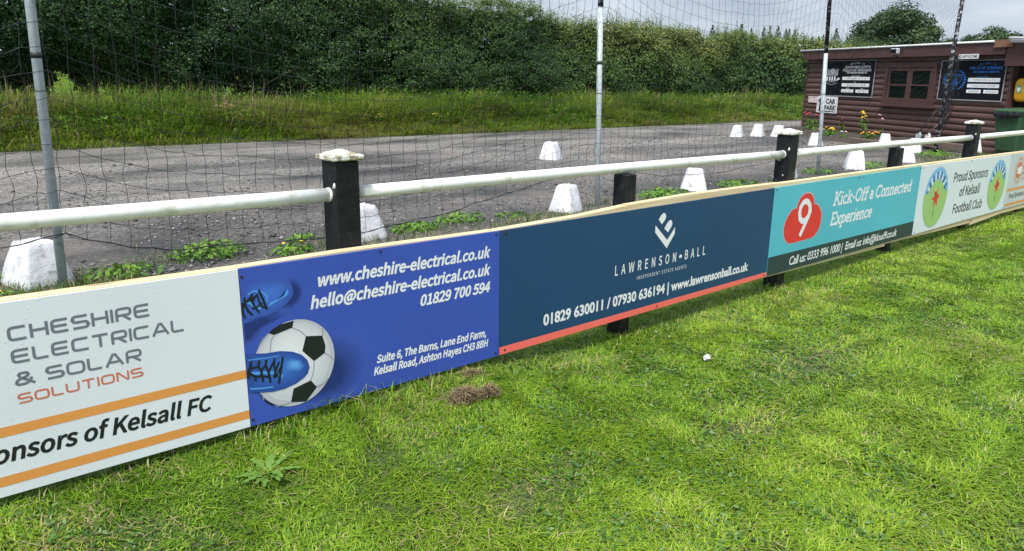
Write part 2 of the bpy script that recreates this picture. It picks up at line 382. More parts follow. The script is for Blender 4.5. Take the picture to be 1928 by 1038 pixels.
M['clover'] = leafy('clover_leaf', [(0, (.030, .080, .016)), (.5, (.07, .165, .028)), (.85, (.12, .23, .05)), (1, (.20, .30, .12))], .4, .25)
def clover():
    r = np.random.default_rng(12); n = 60000
    x = r.uniform(-.3, 9, n); y = r.uniform(-.3, 2.9, n)
    k = (n2(x, y, 1.6, 21) * .6 + n2(x, y, 6, 22) * .4 + .30 * np.exp(-(((x - 3.65) / .5) ** 2 + ((y - 1.72) / .2) ** 2)) + .22 * np.exp(-(((x - 2.7) / .3) ** 2 + ((y - 1.5) / .16) ** 2))) > r.uniform(.50, .74, n); k &= r.uniform(size=n) < np.clip(3.0 / (x * .7 + y * .6 + .5), .15, 1)
    x, y = x[k], y[k]; n = len(x)
    P = np.stack([x, y, lz(x, y) + r.uniform(.004, .022, n)], -1)
    nr = r.normal(0, .45, (n, 3)); nr[:, 2] = 1
    V, T, C = leaves(P, nr, r.uniform(.010, .026, n) * (1 + x * .05), r.uniform(.007, .017, n) * (1 + x * .05), r.uniform(.1, .95, n), r)
    tag(tri_mesh('clover_patch', V, T, M['clover'], C), 'small dark clover and weed leaves in the mown lawn', 'clover', kind='stuff')
clover()

# ------------------------------------------------------------------ loose stones on the car park
def stones():
    r = np.random.default_rng(13); n = 34000
    d = r.uniform(0, 1, n) ** 1.9
    y = 5.2 + 8 * d; x = r.uniform(-2, 1, n) + y * r.uniform(.1, 2.2, n)
    k = n2(x, y, 1.2, 31) > r.uniform(.2, .7, n); x, y = x[k], y[k]; n = len(x)
    sz = r.gamma(3., .0028, n) * (1 + .03 * y); P = np.stack([x, y, gz(x) + .006 + sz * .2], -1)
    base = np.array([[1, 0, 0], [-.6, .9, 0], [-.5, -.8, .1], [.1, .1, .75], [.0, .0, -.7]])
    ang = r.uniform(0, 6.283, n); ca, sa = np.cos(ang)[:, None], np.sin(ang)[:, None]
    B = base[None] * (1 + r.normal(0, .22, (n, 5, 3)))
    V = np.stack([B[..., 0] * ca - B[..., 1] * sa, B[..., 0] * sa + B[..., 1] * ca, B[..., 2] * .7], -1) * sz[:, None, None] + P[:, None]
    k = np.arange(n)[:, None] * 5
    T = np.concatenate([k + [0, 1, 3], k + [1, 2, 3], k + [2, 0, 3], k + [1, 0, 4], k + [2, 1, 4], k + [0, 2, 4]], 1).reshape(-1, 3)
    m, t, p, L = new_mat('loose_stone'); g = N(t, "ShaderNodeNewGeometry")
    rr = ramp(t, [(0, (.05, .047, .047)), (.6, (.14, .13, .125)), (.9, (.26, .25, .235)), (1, (.48, .46, .43))]); L(g.outputs['Random Per Island'], rr.inputs[0])
    L(rr.outputs[0], p.inputs['Base Color']); p.inputs['Roughness'].default_value = .65
    tag(tri_mesh('loose_stones', V.reshape(-1, 3), T, m), 'loose grey chippings lying on the car park', 'gravel', kind='stuff')
stones()
#PART2
# ------------------------------------------------------------------ touchline fence
FY = 2.715                                                   # centre line of posts and rail
fence = thing('touchline_fence', 'white tubular rail on black posts with white caps beside the car park', 'fence', (0, FY, 0))
def fbox(mb, x0, x1, y0, y1, z0, z1, bev=.004):
    return mb.box(((x0 + x1) / 2, (y0 + y1) / 2 - FY, (z0 + z1) / 2), (x1 - x0, y1 - y0, z1 - z0), 0, bev)
railz = lambda x: .972 - .0112 * x
for i, x in enumerate((-2.0, -.25, 1.505, 3.255, 4.985, 6.83, 8.64, 10.42, 12.2, 14.0, 15.8, 17.6, 19.4)):
    tall = i % 2 == 0; g = float(gz(x)); hw = .054
    mb = MB()
    if tall:
        fbox(mb, x - hw, x + hw, FY - .055, FY + .055, g - .3, railz(x) + .135, .006); po = mb.build('post', M['post_flaking' if i == 4 else 'post_black'], fence)
        z = railz(x) + .135; c = MB(); a = .065
        fr = lambda k, zz: [(x - a * k, -a * k, zz), (x + a * k, -a * k, zz), (x + a * k, a * k, zz), (x - a * k, a * k, zz)]
        c.loft([fr(.99, z + .001), fr(1.06, z + .006), fr(1.06, z + .020), fr(1.0, z + .022), fr(.10, z + .042)]); c.build('cap', M['cap_paint'], po)
    else:
        fbox(mb, x - .045, x + .045, FY - .05, FY + .045, g - .3, (.55 if 10 < x < 11 else railz(x) - .028), .006); mb.build('post', M['post_black'], fence)
px_ = (-2.0, 1.505, 4.985, 8.64, 12.2, 15.8, 19.4)
for a, b in zip(px_[:-1], px_[1:]):
    q = [(a + .05 + (b - a - .1) * t, 0, railz(a + .05 + (b - a - .1) * t) + .004 * math.sin(math.pi * t)) for t in np.linspace(0, 1, 9)]
    MB().tube(q, .0268, 20).build('rail', M['white_paint'], fence)
    w = MB()                                                  # drips of paint where the rail meets the post
    for xx in (b - .052,):
        w.tube([(xx - .012, 0, railz(xx)), (xx + .004, 0, railz(xx))], .0285, 18)
        w.tube([(xx - .003, -.045, railz(xx) + .03), (xx - .003, -.047, railz(xx) + .05)], [.008, .003], 6)
    w.build('rail_end', M['white_paint'], fence)
def batten(pts_top, hgt, name='batten'):
    """length of raw timber nailed behind the boards; pts_top = (x, top z)"""
    mb = MB(); R = [[(x, y - FY, z) for y, z in ((2.602, zt - hgt), (2.602, zt - .002), (2.604, zt), (2.644, zt), (2.646, zt - .002), (2.646, zt - hgt))] for x, zt in pts_top]
    mb.loft(R); return mb.build(name, M['batten'], fence)
batten([(-1.5, .792), (.3, .761), (1.0, .749), (1.42, .749), (2.24, .734), (2.8, .741), (3.148, .756)], .072)
batten([(3.156, .758), (3.7, .764), (4.3, .757), (4.735, .748)], .072)
batten([(4.745, .745), (6.0, .731), (7.1, .716), (8.4, .698)], .072)
batten([(8.41, .698), (9.55, .680), (10.5, .662), (11.5, .648)], .072)
batten([(-1.5, .225), (1.0, .21), (2.24, .2), (3.1, .193), (4.6, .183)], .066)
batten([(4.61, .178), (5.6, .152), (6.58, .131)], .073)
batten([(6.59, .150), (7.1, .136), (8.0, .110), (8.628, .093)], .074)
batten([(8.636, .068), (9.6, .086), (10.34, .068), (11.5, .060)], .072)

# ------------------------------------------------------------------ lettering
FD = os.path.join(bpy.utils.resource_path('LOCAL'), 'datafiles', 'fonts')
def font(fn):
    try: return bpy.data.fonts.load(os.path.join(FD, fn))
    except Exception: return None
F_SANS, F_GROT = font('Noto Sans CJK Regular.woff2'), None
_capc = {}
def raw_text(s, fnt, bold, shear, track=1.0):
    def mk(body, off):
        c = bpy.data.curves.new('lettering', 'FONT')
        if fnt: c.font = fnt
        c.body = body; c.offset = off; c.shear = shear; c.space_character = track; c.resolution_u = 3; c.fill_mode = 'FRONT'
        o = bpy.data.objects.new('lettering', c); COL.objects.link(o)
        bpy.context.view_layer.update(); dg = bpy.context.evaluated_depsgraph_get()
        me = bpy.data.meshes.new_from_object(o.evaluated_get(dg)); bpy.data.objects.remove(o); bpy.data.curves.remove(c)
        V = np.array([v.co[:] for v in me.vertices]).reshape(-1, 3); F = [tuple(q.vertices) for q in me.polygons]; bpy.data.meshes.remove(me)
        return V, F
    k = (fnt.name if fnt else '', )
    if k not in _capc:
        v, _ = mk('H', 0); _capc[k] = v[:, 1].max() - v[:, 1].min()
    cap = _capc[k]; V, F = mk(s, bold * cap)
    return V / cap, F

class Plate:
    """a flat printed face: (u, v) on the face -> local 3-D; each layer sits a hair in front of the last"""
    def __init__(s, to3d): s.to3d = to3d; s.L = 0
    def pts(s, uv, layer): return [s.to3d(u, v, layer) for u, v in uv]
    def text(s, mb, body, a, b, h, fnt, bold=0, shear=0, track=1.0, layer=1, ref_cap=1.0, align=None, width=None):
        """fit body to the baseline a-b with capital height h; the glyphs keep their own shapes"""
        V, F = raw_text(body, fnt, bold, shear, track)
        a = np.array(a, float); b = np.array(b, float); d = b - a; L = np.linalg.norm(d); d /= L; nrm = np.array([-d[1], d[0]])
        x0, x1 = V[:, 0].min(), V[:, 0].max(); hk = h / ref_cap
        kx = L / (x1 - x0)
        if align: kx = hk * (width or 1)
        off = 0 if align != 'c' else (L - (x1 - x0) * kx) / 2
        P = a[None] + ((V[:, 0] - x0) * kx + off)[:, None] * d + (V[:, 1] * hk)[:, None] * nrm
        mb.add(s.pts(P, layer), F)
    def arc_text(s, mb, body, c, rx, rz, a0, a1, h, fnt, bold=.03, inside=False, layer=2):
        n = len(body)
        for i, ch in enumerate(body):
            if ch == ' ': continue
            a = math.radians(a0 + (a1 - a0) * (i + .5) / n); V, F = raw_text(ch, fnt, bold, 0)
            V = V * h; V[:, 0] -= (V[:, 0].min() + V[:, 0].max()) / 2
            ca, sa = math.cos(a), math.sin(a); tx, tz = ((sa, -ca) if not inside else (-sa, ca))
            nx, nz = (ca, sa) if not inside else (-ca, -sa)
            mb.add(s.pts([(c[0] + rx * ca + q[0] * tx + q[1] * nx, c[1] + rz * sa + q[0] * tz + q[1] * nz) for q in V], layer), F)
    def poly(s, mb, uv, layer=1): mb.poly(s.pts(uv, layer))
    def fan(s, mb, c, uv, layer=1):
        n = len(uv); mb.add(s.pts([c] + list(uv), layer), [(0, 1 + i, 1 + (i + 1) % n) for i in range(n)])
    def disc(s, mb, c, rx, rz, layer=1, n=48): s.poly(mb, [(c[0] + rx * math.cos(2 * math.pi * i / n), c[1] + rz * math.sin(2 * math.pi * i / n)) for i in range(n)], layer)
    def stroke(s, mb, uv, w, layer=1, closed=False, sub=0):
        p = [np.array(q, float) for q in uv]; n = len(p); A = []; B = []
        for i in range(n):
            if closed: d0, d1 = p[i] - p[i - 1], p[(i + 1) % n] - p[i]
            else: d0 = p[i] - p[max(i - 1, 0)] if i else p[1] - p[0]; d1 = p[min(i + 1, n - 1)] - p[i] if i < n - 1 else d0
            d0 = d0 / (np.linalg.norm(d0) + 1e-9); d1 = d1 / (np.linalg.norm(d1) + 1e-9)
            t = d0 + d1; t /= np.linalg.norm(t) + 1e-9; nn = np.array([-t[1], t[0]]); k = min(1 / max(.5, abs(nn @ np.array([-d0[1], d0[0]]))), 1.6)
            A.append(p[i] + nn * w / 2 * k); B.append(p[i] - nn * w / 2 * k)
        V = s.pts(A + B, layer + sub * .04); m = n if closed else n - 1
        mb.add(V, [(i, (i + 1) % n, n + (i + 1) % n, n + i) for i in range(m)])

def rnd(pts, r, closed=False, k=5):
    """round the corners of a polyline"""
    p = [np.array(q, float) for q in pts]; n = len(p); out = []
    for i in range(n):
        if not closed and i in (0, n - 1): out.append(tuple(p[i])); continue
        a, b, c = p[i - 1], p[i], p[(i + 1) % n]
        u, v = a - b, c - b; lu, lv = np.linalg.norm(u), np.linalg.norm(v); q = min(r, lu * .5, lv * .5)
        s, e_ = b + u / lu * q, b + v / lv * q
        for t in np.linspace(0, 1, k): out.append(tuple((1 - t) ** 2 * s + 2 * t * (1 - t) * b + t * t * e_))
    return out
def el(cx, cy, rx, ry, a0=0, a1=360, n=16): return [(cx + rx * math.cos(math.radians(a0 + (a1 - a0) * i / n)), cy + ry * math.sin(math.radians(a0 + (a1 - a0) * i / n))) for i in range(n + 1)]

# wide square-shouldered capitals: glyph -> (width, strokes)
wide = {'C': (1.1, [rnd([(1.1, 1), (0, 1), (0, 0), (1.1, 0)], .3)]), 'H': (1.05, [[(0, -.09), (0, 1.09)], [(1.05, -.09), (1.05, 1.09)], [(.08, .5), (.97, .5)]]),
 'E': (1.08, [rnd([(1.08, 1), (0, 1), (0, 0), (1.08, 0)], .3), [(.09, .5), (1.02, .5)]]), 'S': (1.08, [rnd([(1.05, 1), (0, 1), (0, .5), (1.08, .5), (1.08, 0), (0, 0)], .26)]),
 'I': (0, [[(0, -.09), (0, 1.09)]]), 'R': (1.05, [rnd([(0, -.09), (0, 1), (1.05, 1), (1.05, .42), (.09, .42)], .26), [(.5, .36), (1.02, -.09)]]),
 'L': (.95, [rnd([(0, 1.09), (0, 0), (.95, 0)], .26)]), 'T': (1.15, [[(0, 1), (1.15, 1)], [(.575, .91), (.575, -.09)]]),
 'A': (1.25, [[(0, -.09), (.53, 1), (.72, 1), (1.25, -.09)], [(.27, .28), (.98, .28)]]), 'O': (1.15, [('c', rnd([(0, 0), (0, 1), (1.15, 1), (1.15, 0)], .34, True))]),
 'U': (1.08, [rnd([(0, 1.09), (0, 0), (1.08, 0), (1.08, 1.09)], .34)]), 'N': (1.08, [[(0, -.09), (0, 1), (.12, 1), (.96, 0), (1.08, 0), (1.08, 1.09)]]),
 '&': (1.1, [rnd([(1.2, -.06), (.2, .68), (.2, 1), (.8, 1), (.8, .68), (.45, .55)], .2), rnd([(.5, .56), (0, .38), (0, 0), (.7, 0), (1.05, .5)], .2)])}
def sl(x, y, w=.17): return [(x - w, y), (x + w, y)]
slab = {'K': (.85, [[(.17, 0), (.17, 1)], [(.25, .42), (.68, .97)], [(.38, .55), (.75, .03)], sl(.17, .96), sl(.17, .04), sl(.70, .96, .14), sl(.76, .04, .14)]),
 'i': (.3, [[(.15, 0), (.15, .64)], sl(.15, .04, .15), [(.0, .61), (.15, .61)], [(.15, .82), (.15, .98)]]), 'c': (.52, [el(.3, .33, .24, .29, 45, 315)]),
 'k': (.66, [[(.15, 0), (.15, 1)], [(.2, .28), (.48, .60)], [(.3, .36), (.56, .04)], sl(.15, .04, .15), [(0, .96), (.15, .96)], sl(.5, .61, .12), sl(.56, .04, .12)]),
 '-': (.34, [[(.04, .38), (.30, .38)]]), 'O': (.9, [('c', el(.45, .5, .36, .46)[:-1])]), 'f': (.42, [[(.15, 0)] + el(.32, .8, .17, .18, 180, 60, 6), [(.02, .61), (.4, .61)], sl(.15, .04, .15)]),
 'a': (.56, [el(.25, .2, .17, .16), rnd([(.08, .60), (.42, .62), (.42, .04), (.54, .04)], .18)]), 'C': (.82, [el(.46, .5, .38, .46, 42, 318), [(.74, .75), (.74, .98)]]),
 'o': (.58, [('c', el(.29, .33, .23, .29)[:-1])]), 'n': (.68, [[(.15, 0), (.15, .64)], [(.15, .4)] + el(.34, .42, .18, .21, 150, 0, 6) + [(.52, .04)], sl(.15, .04, .13), sl(.52, .04, .13), [(0, .61), (.15, .61)]]),
 'e': (.56, [el(.29, .33, .23, .29, 0, 315), [(.08, .34), (.52, .34)]]), 't': (.4, [rnd([(.15, .86), (.15, .05), (.38, .08)], .12), [(.0, .61), (.36, .61)]]),
 'd': (.66, [('c', el(.27, .33, .21, .28)[:-1]), [(.5, 1), (.5, .04)], [(.35, .96), (.5, .96)], [(.5, .04), (.64, .04)]]),
 'E': (.74, [[(.17, 0), (.17, 1)], [(.02, .95), (.68, .95)], [(.02, .05), (.7, .05)], [(.17, .52), (.5, .52)], [(.66, .98), (.66, .76)], [(.68, .02), (.68, .26)]]),
 'x': (.62, [[(.1, .60), (.52, .04)], [(.52, .60), (.1, .04)], sl(.1, .61, .12), sl(.52, .61, .12), sl(.1, .04, .12), sl(.52, .04, .12)]),
 'p': (.66, [[(.15, .64), (.15, -.3)], ('c', el(.36, .33, .22, .28)[:-1]), [(0, .61), (.15, .61)], sl(.15, -.27, .15)]),
 'r': (.48, [[(.15, 0), (.15, .64)], [(.15, .4)] + el(.36, .44, .2, .18, 150, 60, 4), sl(.15, .04, .15), [(0, .61), (.15, .61)]]), ' ': (.22, [])}
def stroke_text(pl, mb, body, glyphs, a, b, h, w, gap, layer=1, shear=0):
    x = 0; G = []
    for ch in body:
        if ch == ' ' and ' ' not in glyphs: x += .62; continue
        wd, st = glyphs[ch]; G.append((x, st)); x += wd + gap
    tot = x - gap; a = np.array(a, float); b = np.array(b, float); d = b - a; L = np.linalg.norm(d); d /= L; nn = np.array([-d[1], d[0]]); kx = L / (tot + w)
    for x, st in G:
        for i, q in enumerate(st):
            cl = isinstance(q, tuple); q = q[1] if cl else q
            pl.stroke(mb, [a + d * ((u + w / 2 + x) * kx + v * h * shear) + nn * v * h for u, v in q], w * min(kx, h) * (1.0 if kx < h * 1.3 else 1.15), layer, cl, i)

# ------------------------------------------------------------------ advertising boards
BY = 2.5923                                                   # front face of the boards
ink = {k: print_mat('ink_' + k, c) for k, c in dict(white=(.80, .82, .83), grey=(.165, .175, .21), orange=(.74, .31, .075), salmon=(.62, .17, .10), black=(.012, .013, .016),
    ball=(.66, .66, .69), seam=(.30, .30, .34), boot=(.030, .105, .46), shine=(.09, .32, .78), deep=(.010, .028, .16), lace=(.010, .012, .02), coral=(.90, .16, .13), red=(.72, .035, .035),
    band=(.022, .045, .055), rim=(.62, .45, .47), green=(.34, .56, .19), skyblue=(.20, .48, .78), dkgreen=(.04, .12, .05), navy=(.03, .08, .22), pale=(.55, .62, .66), sun=(.62, .17, .05)).items()}
pm = {'white': panel_mat('sheet_white', (.73, .765, .805)), 'blue': panel_mat('sheet_blue', (.046, .092, .44)), 'navy': panel_mat('sheet_navy', (.016, .062, .148)),
      'teal': panel_mat('sheet_teal', (.100, .485, .585)), 'council': panel_mat('sheet_council', (.71, .785, .82)), 'pale': panel_mat('sheet_pale', (.58, .635, .66))}
M['screw'] = plain('screw_head', (.02, .02, .022), .5)
M['edge'] = plain('board_edge', (.10, .10, .10), .6)

def board(label, c, mat, screws):
    """c = (x0, top0, bottom0, x1, top1, bottom1) in metres"""
    x0, t0, b0, x1, t1, b1 = c
    t = thing('advertising_board', label, 'advertising board', (x0, BY, b0), 'advertising boards fixed along the fence')
    T3 = lambda x, y, z: (x - x0, y - BY, z - b0)
    mb = MB(); g = .0012
    fr = lambda y: [T3(x0 + g, y, b0), T3(x1 - g, y, b1), T3(x1 - g, y, t1), T3(x0 + g, y, t0)]
    mb.loft([fr(BY), fr(BY + .0085)]); pn = mb.build('panel', pm[mat], t)
    for x, z in screws:
        MB().tube([T3(x, BY - .0030, z), T3(x, BY + .002, z)], [.0052, .0062], 8).build('screw', M['screw'], t)
    pl = Plate(lambda u, v, L: T3(u, BY - .0006 * L, v))
    return t, pl
def part(t, name, m, fn):
    """add a printed layer to the board's own panel (one mesh, one more ink)"""
    mb = MB(); fn(mb); pn = next(c for c in t.children if c.name.startswith('panel')); old = pn.data
    mats = list(old.materials) + ([] if m in list(old.materials) else [m]); mi = mats.index(m)
    V = [v.co[:] for v in old.vertices]; F = [tuple(q.vertices) for q in old.polygons]; I = [q.material_index for q in old.polygons]
    me = bpy.data.meshes.new('panel'); me.from_pydata(V + mb.v, [], F + [tuple(i + len(V) for i in q) for q in mb.f])
    for q in mats: me.materials.append(q)
    me.polygons.foreach_set("material_index", I + [mi] * len(mb.f)); me.update(); pn.data = me; bpy.data.meshes.remove(old)

SI = .21                                                      # italic slant of the lettering
# --- the electrical firm's white half and blue half
t, pl = board('white board with grey and red sponsor lettering, leftmost in the row', (-.21, .762, .150, 1.0135, .7446, .1355), 'white', [(-.18, .735), (-.18, .17)])
def f(mb):
    stroke_text(pl, mb, 'CHESHIRE', wide, (.3045, .6372), (.708, .6372), .0375, .225, .36)
    stroke_text(pl, mb, 'ELECTRICAL', wide, (.3045, .5662), (.8125, .5625), .0365, .225, .34)
    stroke_text(pl, mb, '& SOLAR', wide, (.3045, .4940), (.667, .4905), .0355, .225, .34)
part(t, 'lettering', ink['grey'], f)
part(t, 'lettering', ink['salmon'], lambda mb: stroke_text(pl, mb, 'SOLUTIONS', wide, (.3045, .4352), (.665, .4335), .0268, .215, .36))
part(t, 'stripe', ink['orange'], lambda mb: pl.poly(mb, [(-.2085, .3745), (-.2085, .3435), (1.0125, .3312), (1.0125, .3635)]))
part(t, 'stripe', ink['orange'], lambda mb: pl.poly(mb, [(-.2085, .2155), (-.2085, .1835), (1.0115, .1708), (1.0115, .2035)]))
part(t, 'lettering', ink['black'], lambda mb: pl.text(mb, 'Proud Sponsors of Kelsall FC', (-.095, .263), (.8818, .2450), .0555, F_SANS, .045, SI))
def sun_logo(t, pl, c, r):
    part(t, 'emblem', ink['sun'], lambda mb: (pl.disc(mb, c, r, r, 1), [pl.poly(mb, [(c[0] + q * math.cos(a + s), c[1] + q * math.sin(a + s)) for q, s in ((r * 1.22, -.07), (r * 1.62, -.03), (r * 1.62, .05), (r * 1.22, .07))], 1) for a in np.linspace(0, 2 * math.pi, 24, endpoint=False)]))
    part(t, 'emblem', ink['white'], lambda mb: (pl.fan(mb, (c[0] + .1 * r, c[1] + .02 * r), [(c[0] + r * x, c[1] + r * z) for x, z in ((-.5, .35), (-.75, .1), (-.45, -.05), (-.7, -.3), (-.2, -.42), (.2, -.5), (.62, -.32), (.9, -.45), (.95, .1), (.7, .45), (.3, .5), (.05, .3))], 2)))
sun_logo(t, pl, (.06, .535), .088)

t, pl = board('bright blue board printed with two football boots and a black and white ball', (1.0145, .7446, .1355, 2.2405, .7306, .1224), 'blue', [(1.0235, .7153), (1.0225, .1619), (2.2176, .7180), (2.218, .142), (1.6, .7253)])
def blend(t, pl, c, outline, c0, c1, steps, layer, shrink=.9, power=1.0, toward=(0, 0)):
    """printed tonal picture: the outline repeated smaller and smaller, ink by ink"""
    for i in range(steps):
        f_ = i / max(1, steps - 1); k = 1 - shrink * f_; col = tuple(p + (q - p) * f_ ** power for p, q in zip(c0, c1))
        m = bpy.data.materials.new('ink_tone'); m.use_nodes = True; m.node_tree.nodes['Principled BSDF'].inputs['Base Color'].default_value = (*col, 1); m.node_tree.nodes['Principled BSDF'].inputs['Roughness'].default_value = .4
        part(t, 'picture', m, lambda mb: pl.fan(mb, (c[0] + toward[0] * f_, c[1] + toward[1] * f_), [(c[0] + (x - c[0]) * k + toward[0] * f_, c[1] + (z - c[1]) * k + toward[1] * f_) for x, z in outline], layer + .06 * i))
PB, PD = (.046, .092, .44), (.012, .030, .17)
blend(t, pl, (1.215, .615), [(1.205, .69), (1.235, .675), (1.258, .645), (1.258, .61), (1.24, .575), (1.20, .55), (1.15, .56), (1.18, .62)], PB, PD, 6, .2, .45)
blend(t, pl, (1.09, .51), [(1.0165, .56), (1.06, .56), (1.12, .57), (1.17, .57), (1.19, .55), (1.15, .535), (1.10, .51), (1.065, .475), (1.04, .455), (1.0165, .455)], PB, PD, 6, .5, .45, 1, (-.03, .0))
blend(t, pl, (1.375, .26), [(1.33, .45), (1.42, .42), (1.50, .36), (1.53, .28), (1.50, .19), (1.43, .145), (1.33, .135), (1.24, .15), (1.28, .3)], PB, PD, 9, .8, .55, 1, (-.04, -.01))
blend(t, pl, (1.12, .625), [(1.0173, .6787), (1.059, .6875), (1.1052, .6917), (1.1545, .6875), (1.1876, .6778), (1.2091, .6575), (1.2161, .6325), (1.2116, .6081), (1.1839, .581), (1.1457, .5619), (1.1117, .5548), (1.0702, .5522), (1.0452, .5437), (1.0169, .5409), (1.0157, .6094)], (.040, .095, .42), (.055, .165, .60), 6, 2, .75, 1, (.01, .01))
part(t, 'picture', ink['shine'], lambda mb: (pl.fan(mb, (1.15, .603), [(1.1908, .6398), (1.1971, .6276), (1.1891, .6151), (1.1599, .6038), (1.1311, .5926), (1.1111, .5854), (1.1209, .6), (1.149, .6066), (1.178, .6199)], 3),
    pl.stroke(mb, [(1.040, .645), (1.062, .655), (1.09, .650), (1.112, .628), (1.111, .605)], .006, 3), pl.stroke(mb, [(1.03, .628), (1.06, .60), (1.085, .583)], .010, 3)))
part(t, 'picture', ink['lace'], lambda mb: [pl.stroke(mb, q, w, 4, sub=i) for i, (w, q) in enumerate([(.0085, [(1.0823, .6578), (1.0945, .6216), (1.1078, .5778)]), (.008, [(1.0559, .6477), (1.0514, .6242), (1.0651, .5917), (1.0785, .5712)]), (.007, [(1.0743, .6416), (1.0803, .6133), (1.0921, .5891), (1.1057, .5865)]), (.008, [(1.0286, .6379), (1.0266, .6127), (1.0376, .5835), (1.0524, .5669)]), (.007, [(1.0523, .6349), (1.027, .618), (1.0172, .5986)]), (.007, [(1.0741, .639), (1.0514, .6242), (1.0352, .6219)]), (.007, [(1.092, .6056), (1.0651, .5917), (1.0516, .5916)]), (.007, [(1.0179, .6198), (1.0172, .5823), (1.0237, .5604)]), (.007, [(1.077, .6412), (1.0655, .6324), (1.0532, .613)])])])
bc = (1.2050, .3420)
blend(t, pl, bc, [(bc[0] + .1675 * math.cos(a_), bc[1] + .1735 * math.sin(a_)) for a_ in np.linspace(0, 2 * math.pi, 56, endpoint=False)], (.50, .50, .56), (.80, .80, .82), 9, 3, .8, .55, (-.02, .05))
part(t, 'picture', ink['black'], lambda mb: [pl.poly(mb, q, 4) for q in ([(1.2546, .4402), (1.3236, .4274), (1.3345, .384), (1.3308, .354), (1.2831, .3309), (1.2364, .3842)], [(1.2641, .2553), (1.2885, .2208), (1.2394, .1725), (1.1771, .1873), (1.1908, .2399)],
    [(1.1072, .4852), (1.1307, .5002), (1.1543, .5085), (1.2085, .5128), (1.2019, .4865), (1.1285, .4732)], [(1.055, .252), (1.066, .2462), (1.0762, .227), (1.1103, .1938), (1.1082, .1909), (1.0783, .2156)])])
part(t, 'picture', ink['seam'], lambda mb: [pl.stroke(mb, q, .0032, 4, sub=3 + i) for i, q in enumerate([[(1.2019, .4865), (1.2321, .467), (1.2546, .4402)], [(1.1285, .4732), (1.1139, .4535), (1.1077, .4093)], [(1.3236, .4274), (1.328, .4461), (1.3247, .4576)], [(1.3308, .354), (1.3552, .3326), (1.3666, .3168)], [(1.2831, .3309), (1.278, .2885), (1.2641, .2553)], [(1.2885, .2208), (1.3224, .2279), (1.3389, .2433)], [(1.1771, .1873), (1.1442, .1853), (1.1133, .1886)], [(1.2394, .1725), (1.2364, .1709)], [(1.1072, .4852), (1.0833, .4687), (1.0637, .4433)], [(1.0702, .227), (1.0656, .2462), (1.0663, .2591)]])])
blend(t, pl, (1.14, .335), [(1.0174, .4249), (1.0867, .4101), (1.1469, .4055), (1.1957, .3914), (1.2323, .3701), (1.2551, .3423), (1.2623, .3118), (1.253, .2873), (1.2326, .2715), (1.1996, .2579), (1.1548, .2492), (1.1054, .2509), (1.0636, .26), (1.0172, .2757)], (.022, .070, .33), (.050, .175, .60), 7, 5, .8, 1, (.02, .006))
blend(t, pl, (1.205, .338), [(1.1625, .3601), (1.1874, .3652), (1.2258, .3502), (1.2396, .3217), (1.225, .3064), (1.1842, .3147), (1.16, .3253)], (.050, .175, .58), (.14, .42, .85), 5, 6, .8)
part(t, 'picture', ink['shine'], lambda mb: (pl.stroke(mb, [(1.02, .40), (1.08, .392), (1.14, .388)], .004, 6), pl.stroke(mb, [(1.03, .345), (1.08, .335), (1.13, .32), (1.15, .30)], .012, 6), pl.stroke(mb, [(1.02, .287), (1.06, .277), (1.11, .27)], .006, 6)))
part(t, 'picture', ink['lace'], lambda mb: [pl.stroke(mb, q, w, 7, sub=i) for i, (w, q) in enumerate([(.009, [(1.1557, .3813), (1.1442, .3267), (1.1323, .2791)]), (.0085, [(1.1221, .3824), (1.1192, .3548), (1.1229, .3291), (1.1212, .3046)]), (.0075, [(1.1391, .3637), (1.1231, .3321), (1.1137, .3066)]), (.0085, [(1.0906, .3849), (1.086, .3632), (1.0969, .3265), (1.1003, .29)]), (.0075, [(1.1165, .3678), (1.0977, .3386), (1.0945, .3148), (1.0711, .324)]), (.0085, [(1.0634, .3886), (1.058, .3672), (1.0693, .3398), (1.0724, .3006)]), (.0075, [(1.0845, .3635), (1.0683, .3462), (1.0652, .3256), (1.0475, .3272), (1.0173, .3533)]), (.0085, [(1.0325, .3917), (1.0275, .3719), (1.0183, .3533), (1.018, .3294)]), (.0075, [(1.0593, .3653), (1.0299, .3652), (1.0179, .3537)]), (.0075, [(1.0428, .3116), (1.0447, .3279), (1.0226, .3459)]), (.007, [(1.1472, .3477), (1.1244, .3069)])])])
def f(mb):
    pl.text(mb, 'www.cheshire-electrical.co.uk', (1.3182, .6278), (2.1859, .6168), .0462, F_SANS, .055, SI)
    pl.text(mb, 'hello@cheshire-electrical.co.uk', (1.2816, .5442), (2.1864, .534), .0462, F_SANS, .055, SI)
    pl.text(mb, '01829 700 594', (1.7919, .4580), (2.1831, .4531), .0455, F_SANS, .055, SI)
    pl.text(mb, 'Suite 6, The Barns, Lane End Farm,', (1.5649, .2512), (2.1598, .2374), .0325, F_SANS, .055, SI)
    pl.text(mb, 'Kelsall Road, Ashton Hayes CH3 8BH', (1.5501, .2004), (2.1737, .1864), .0325, F_SANS, .055, SI)
part(t, 'lettering', ink['white'], f)

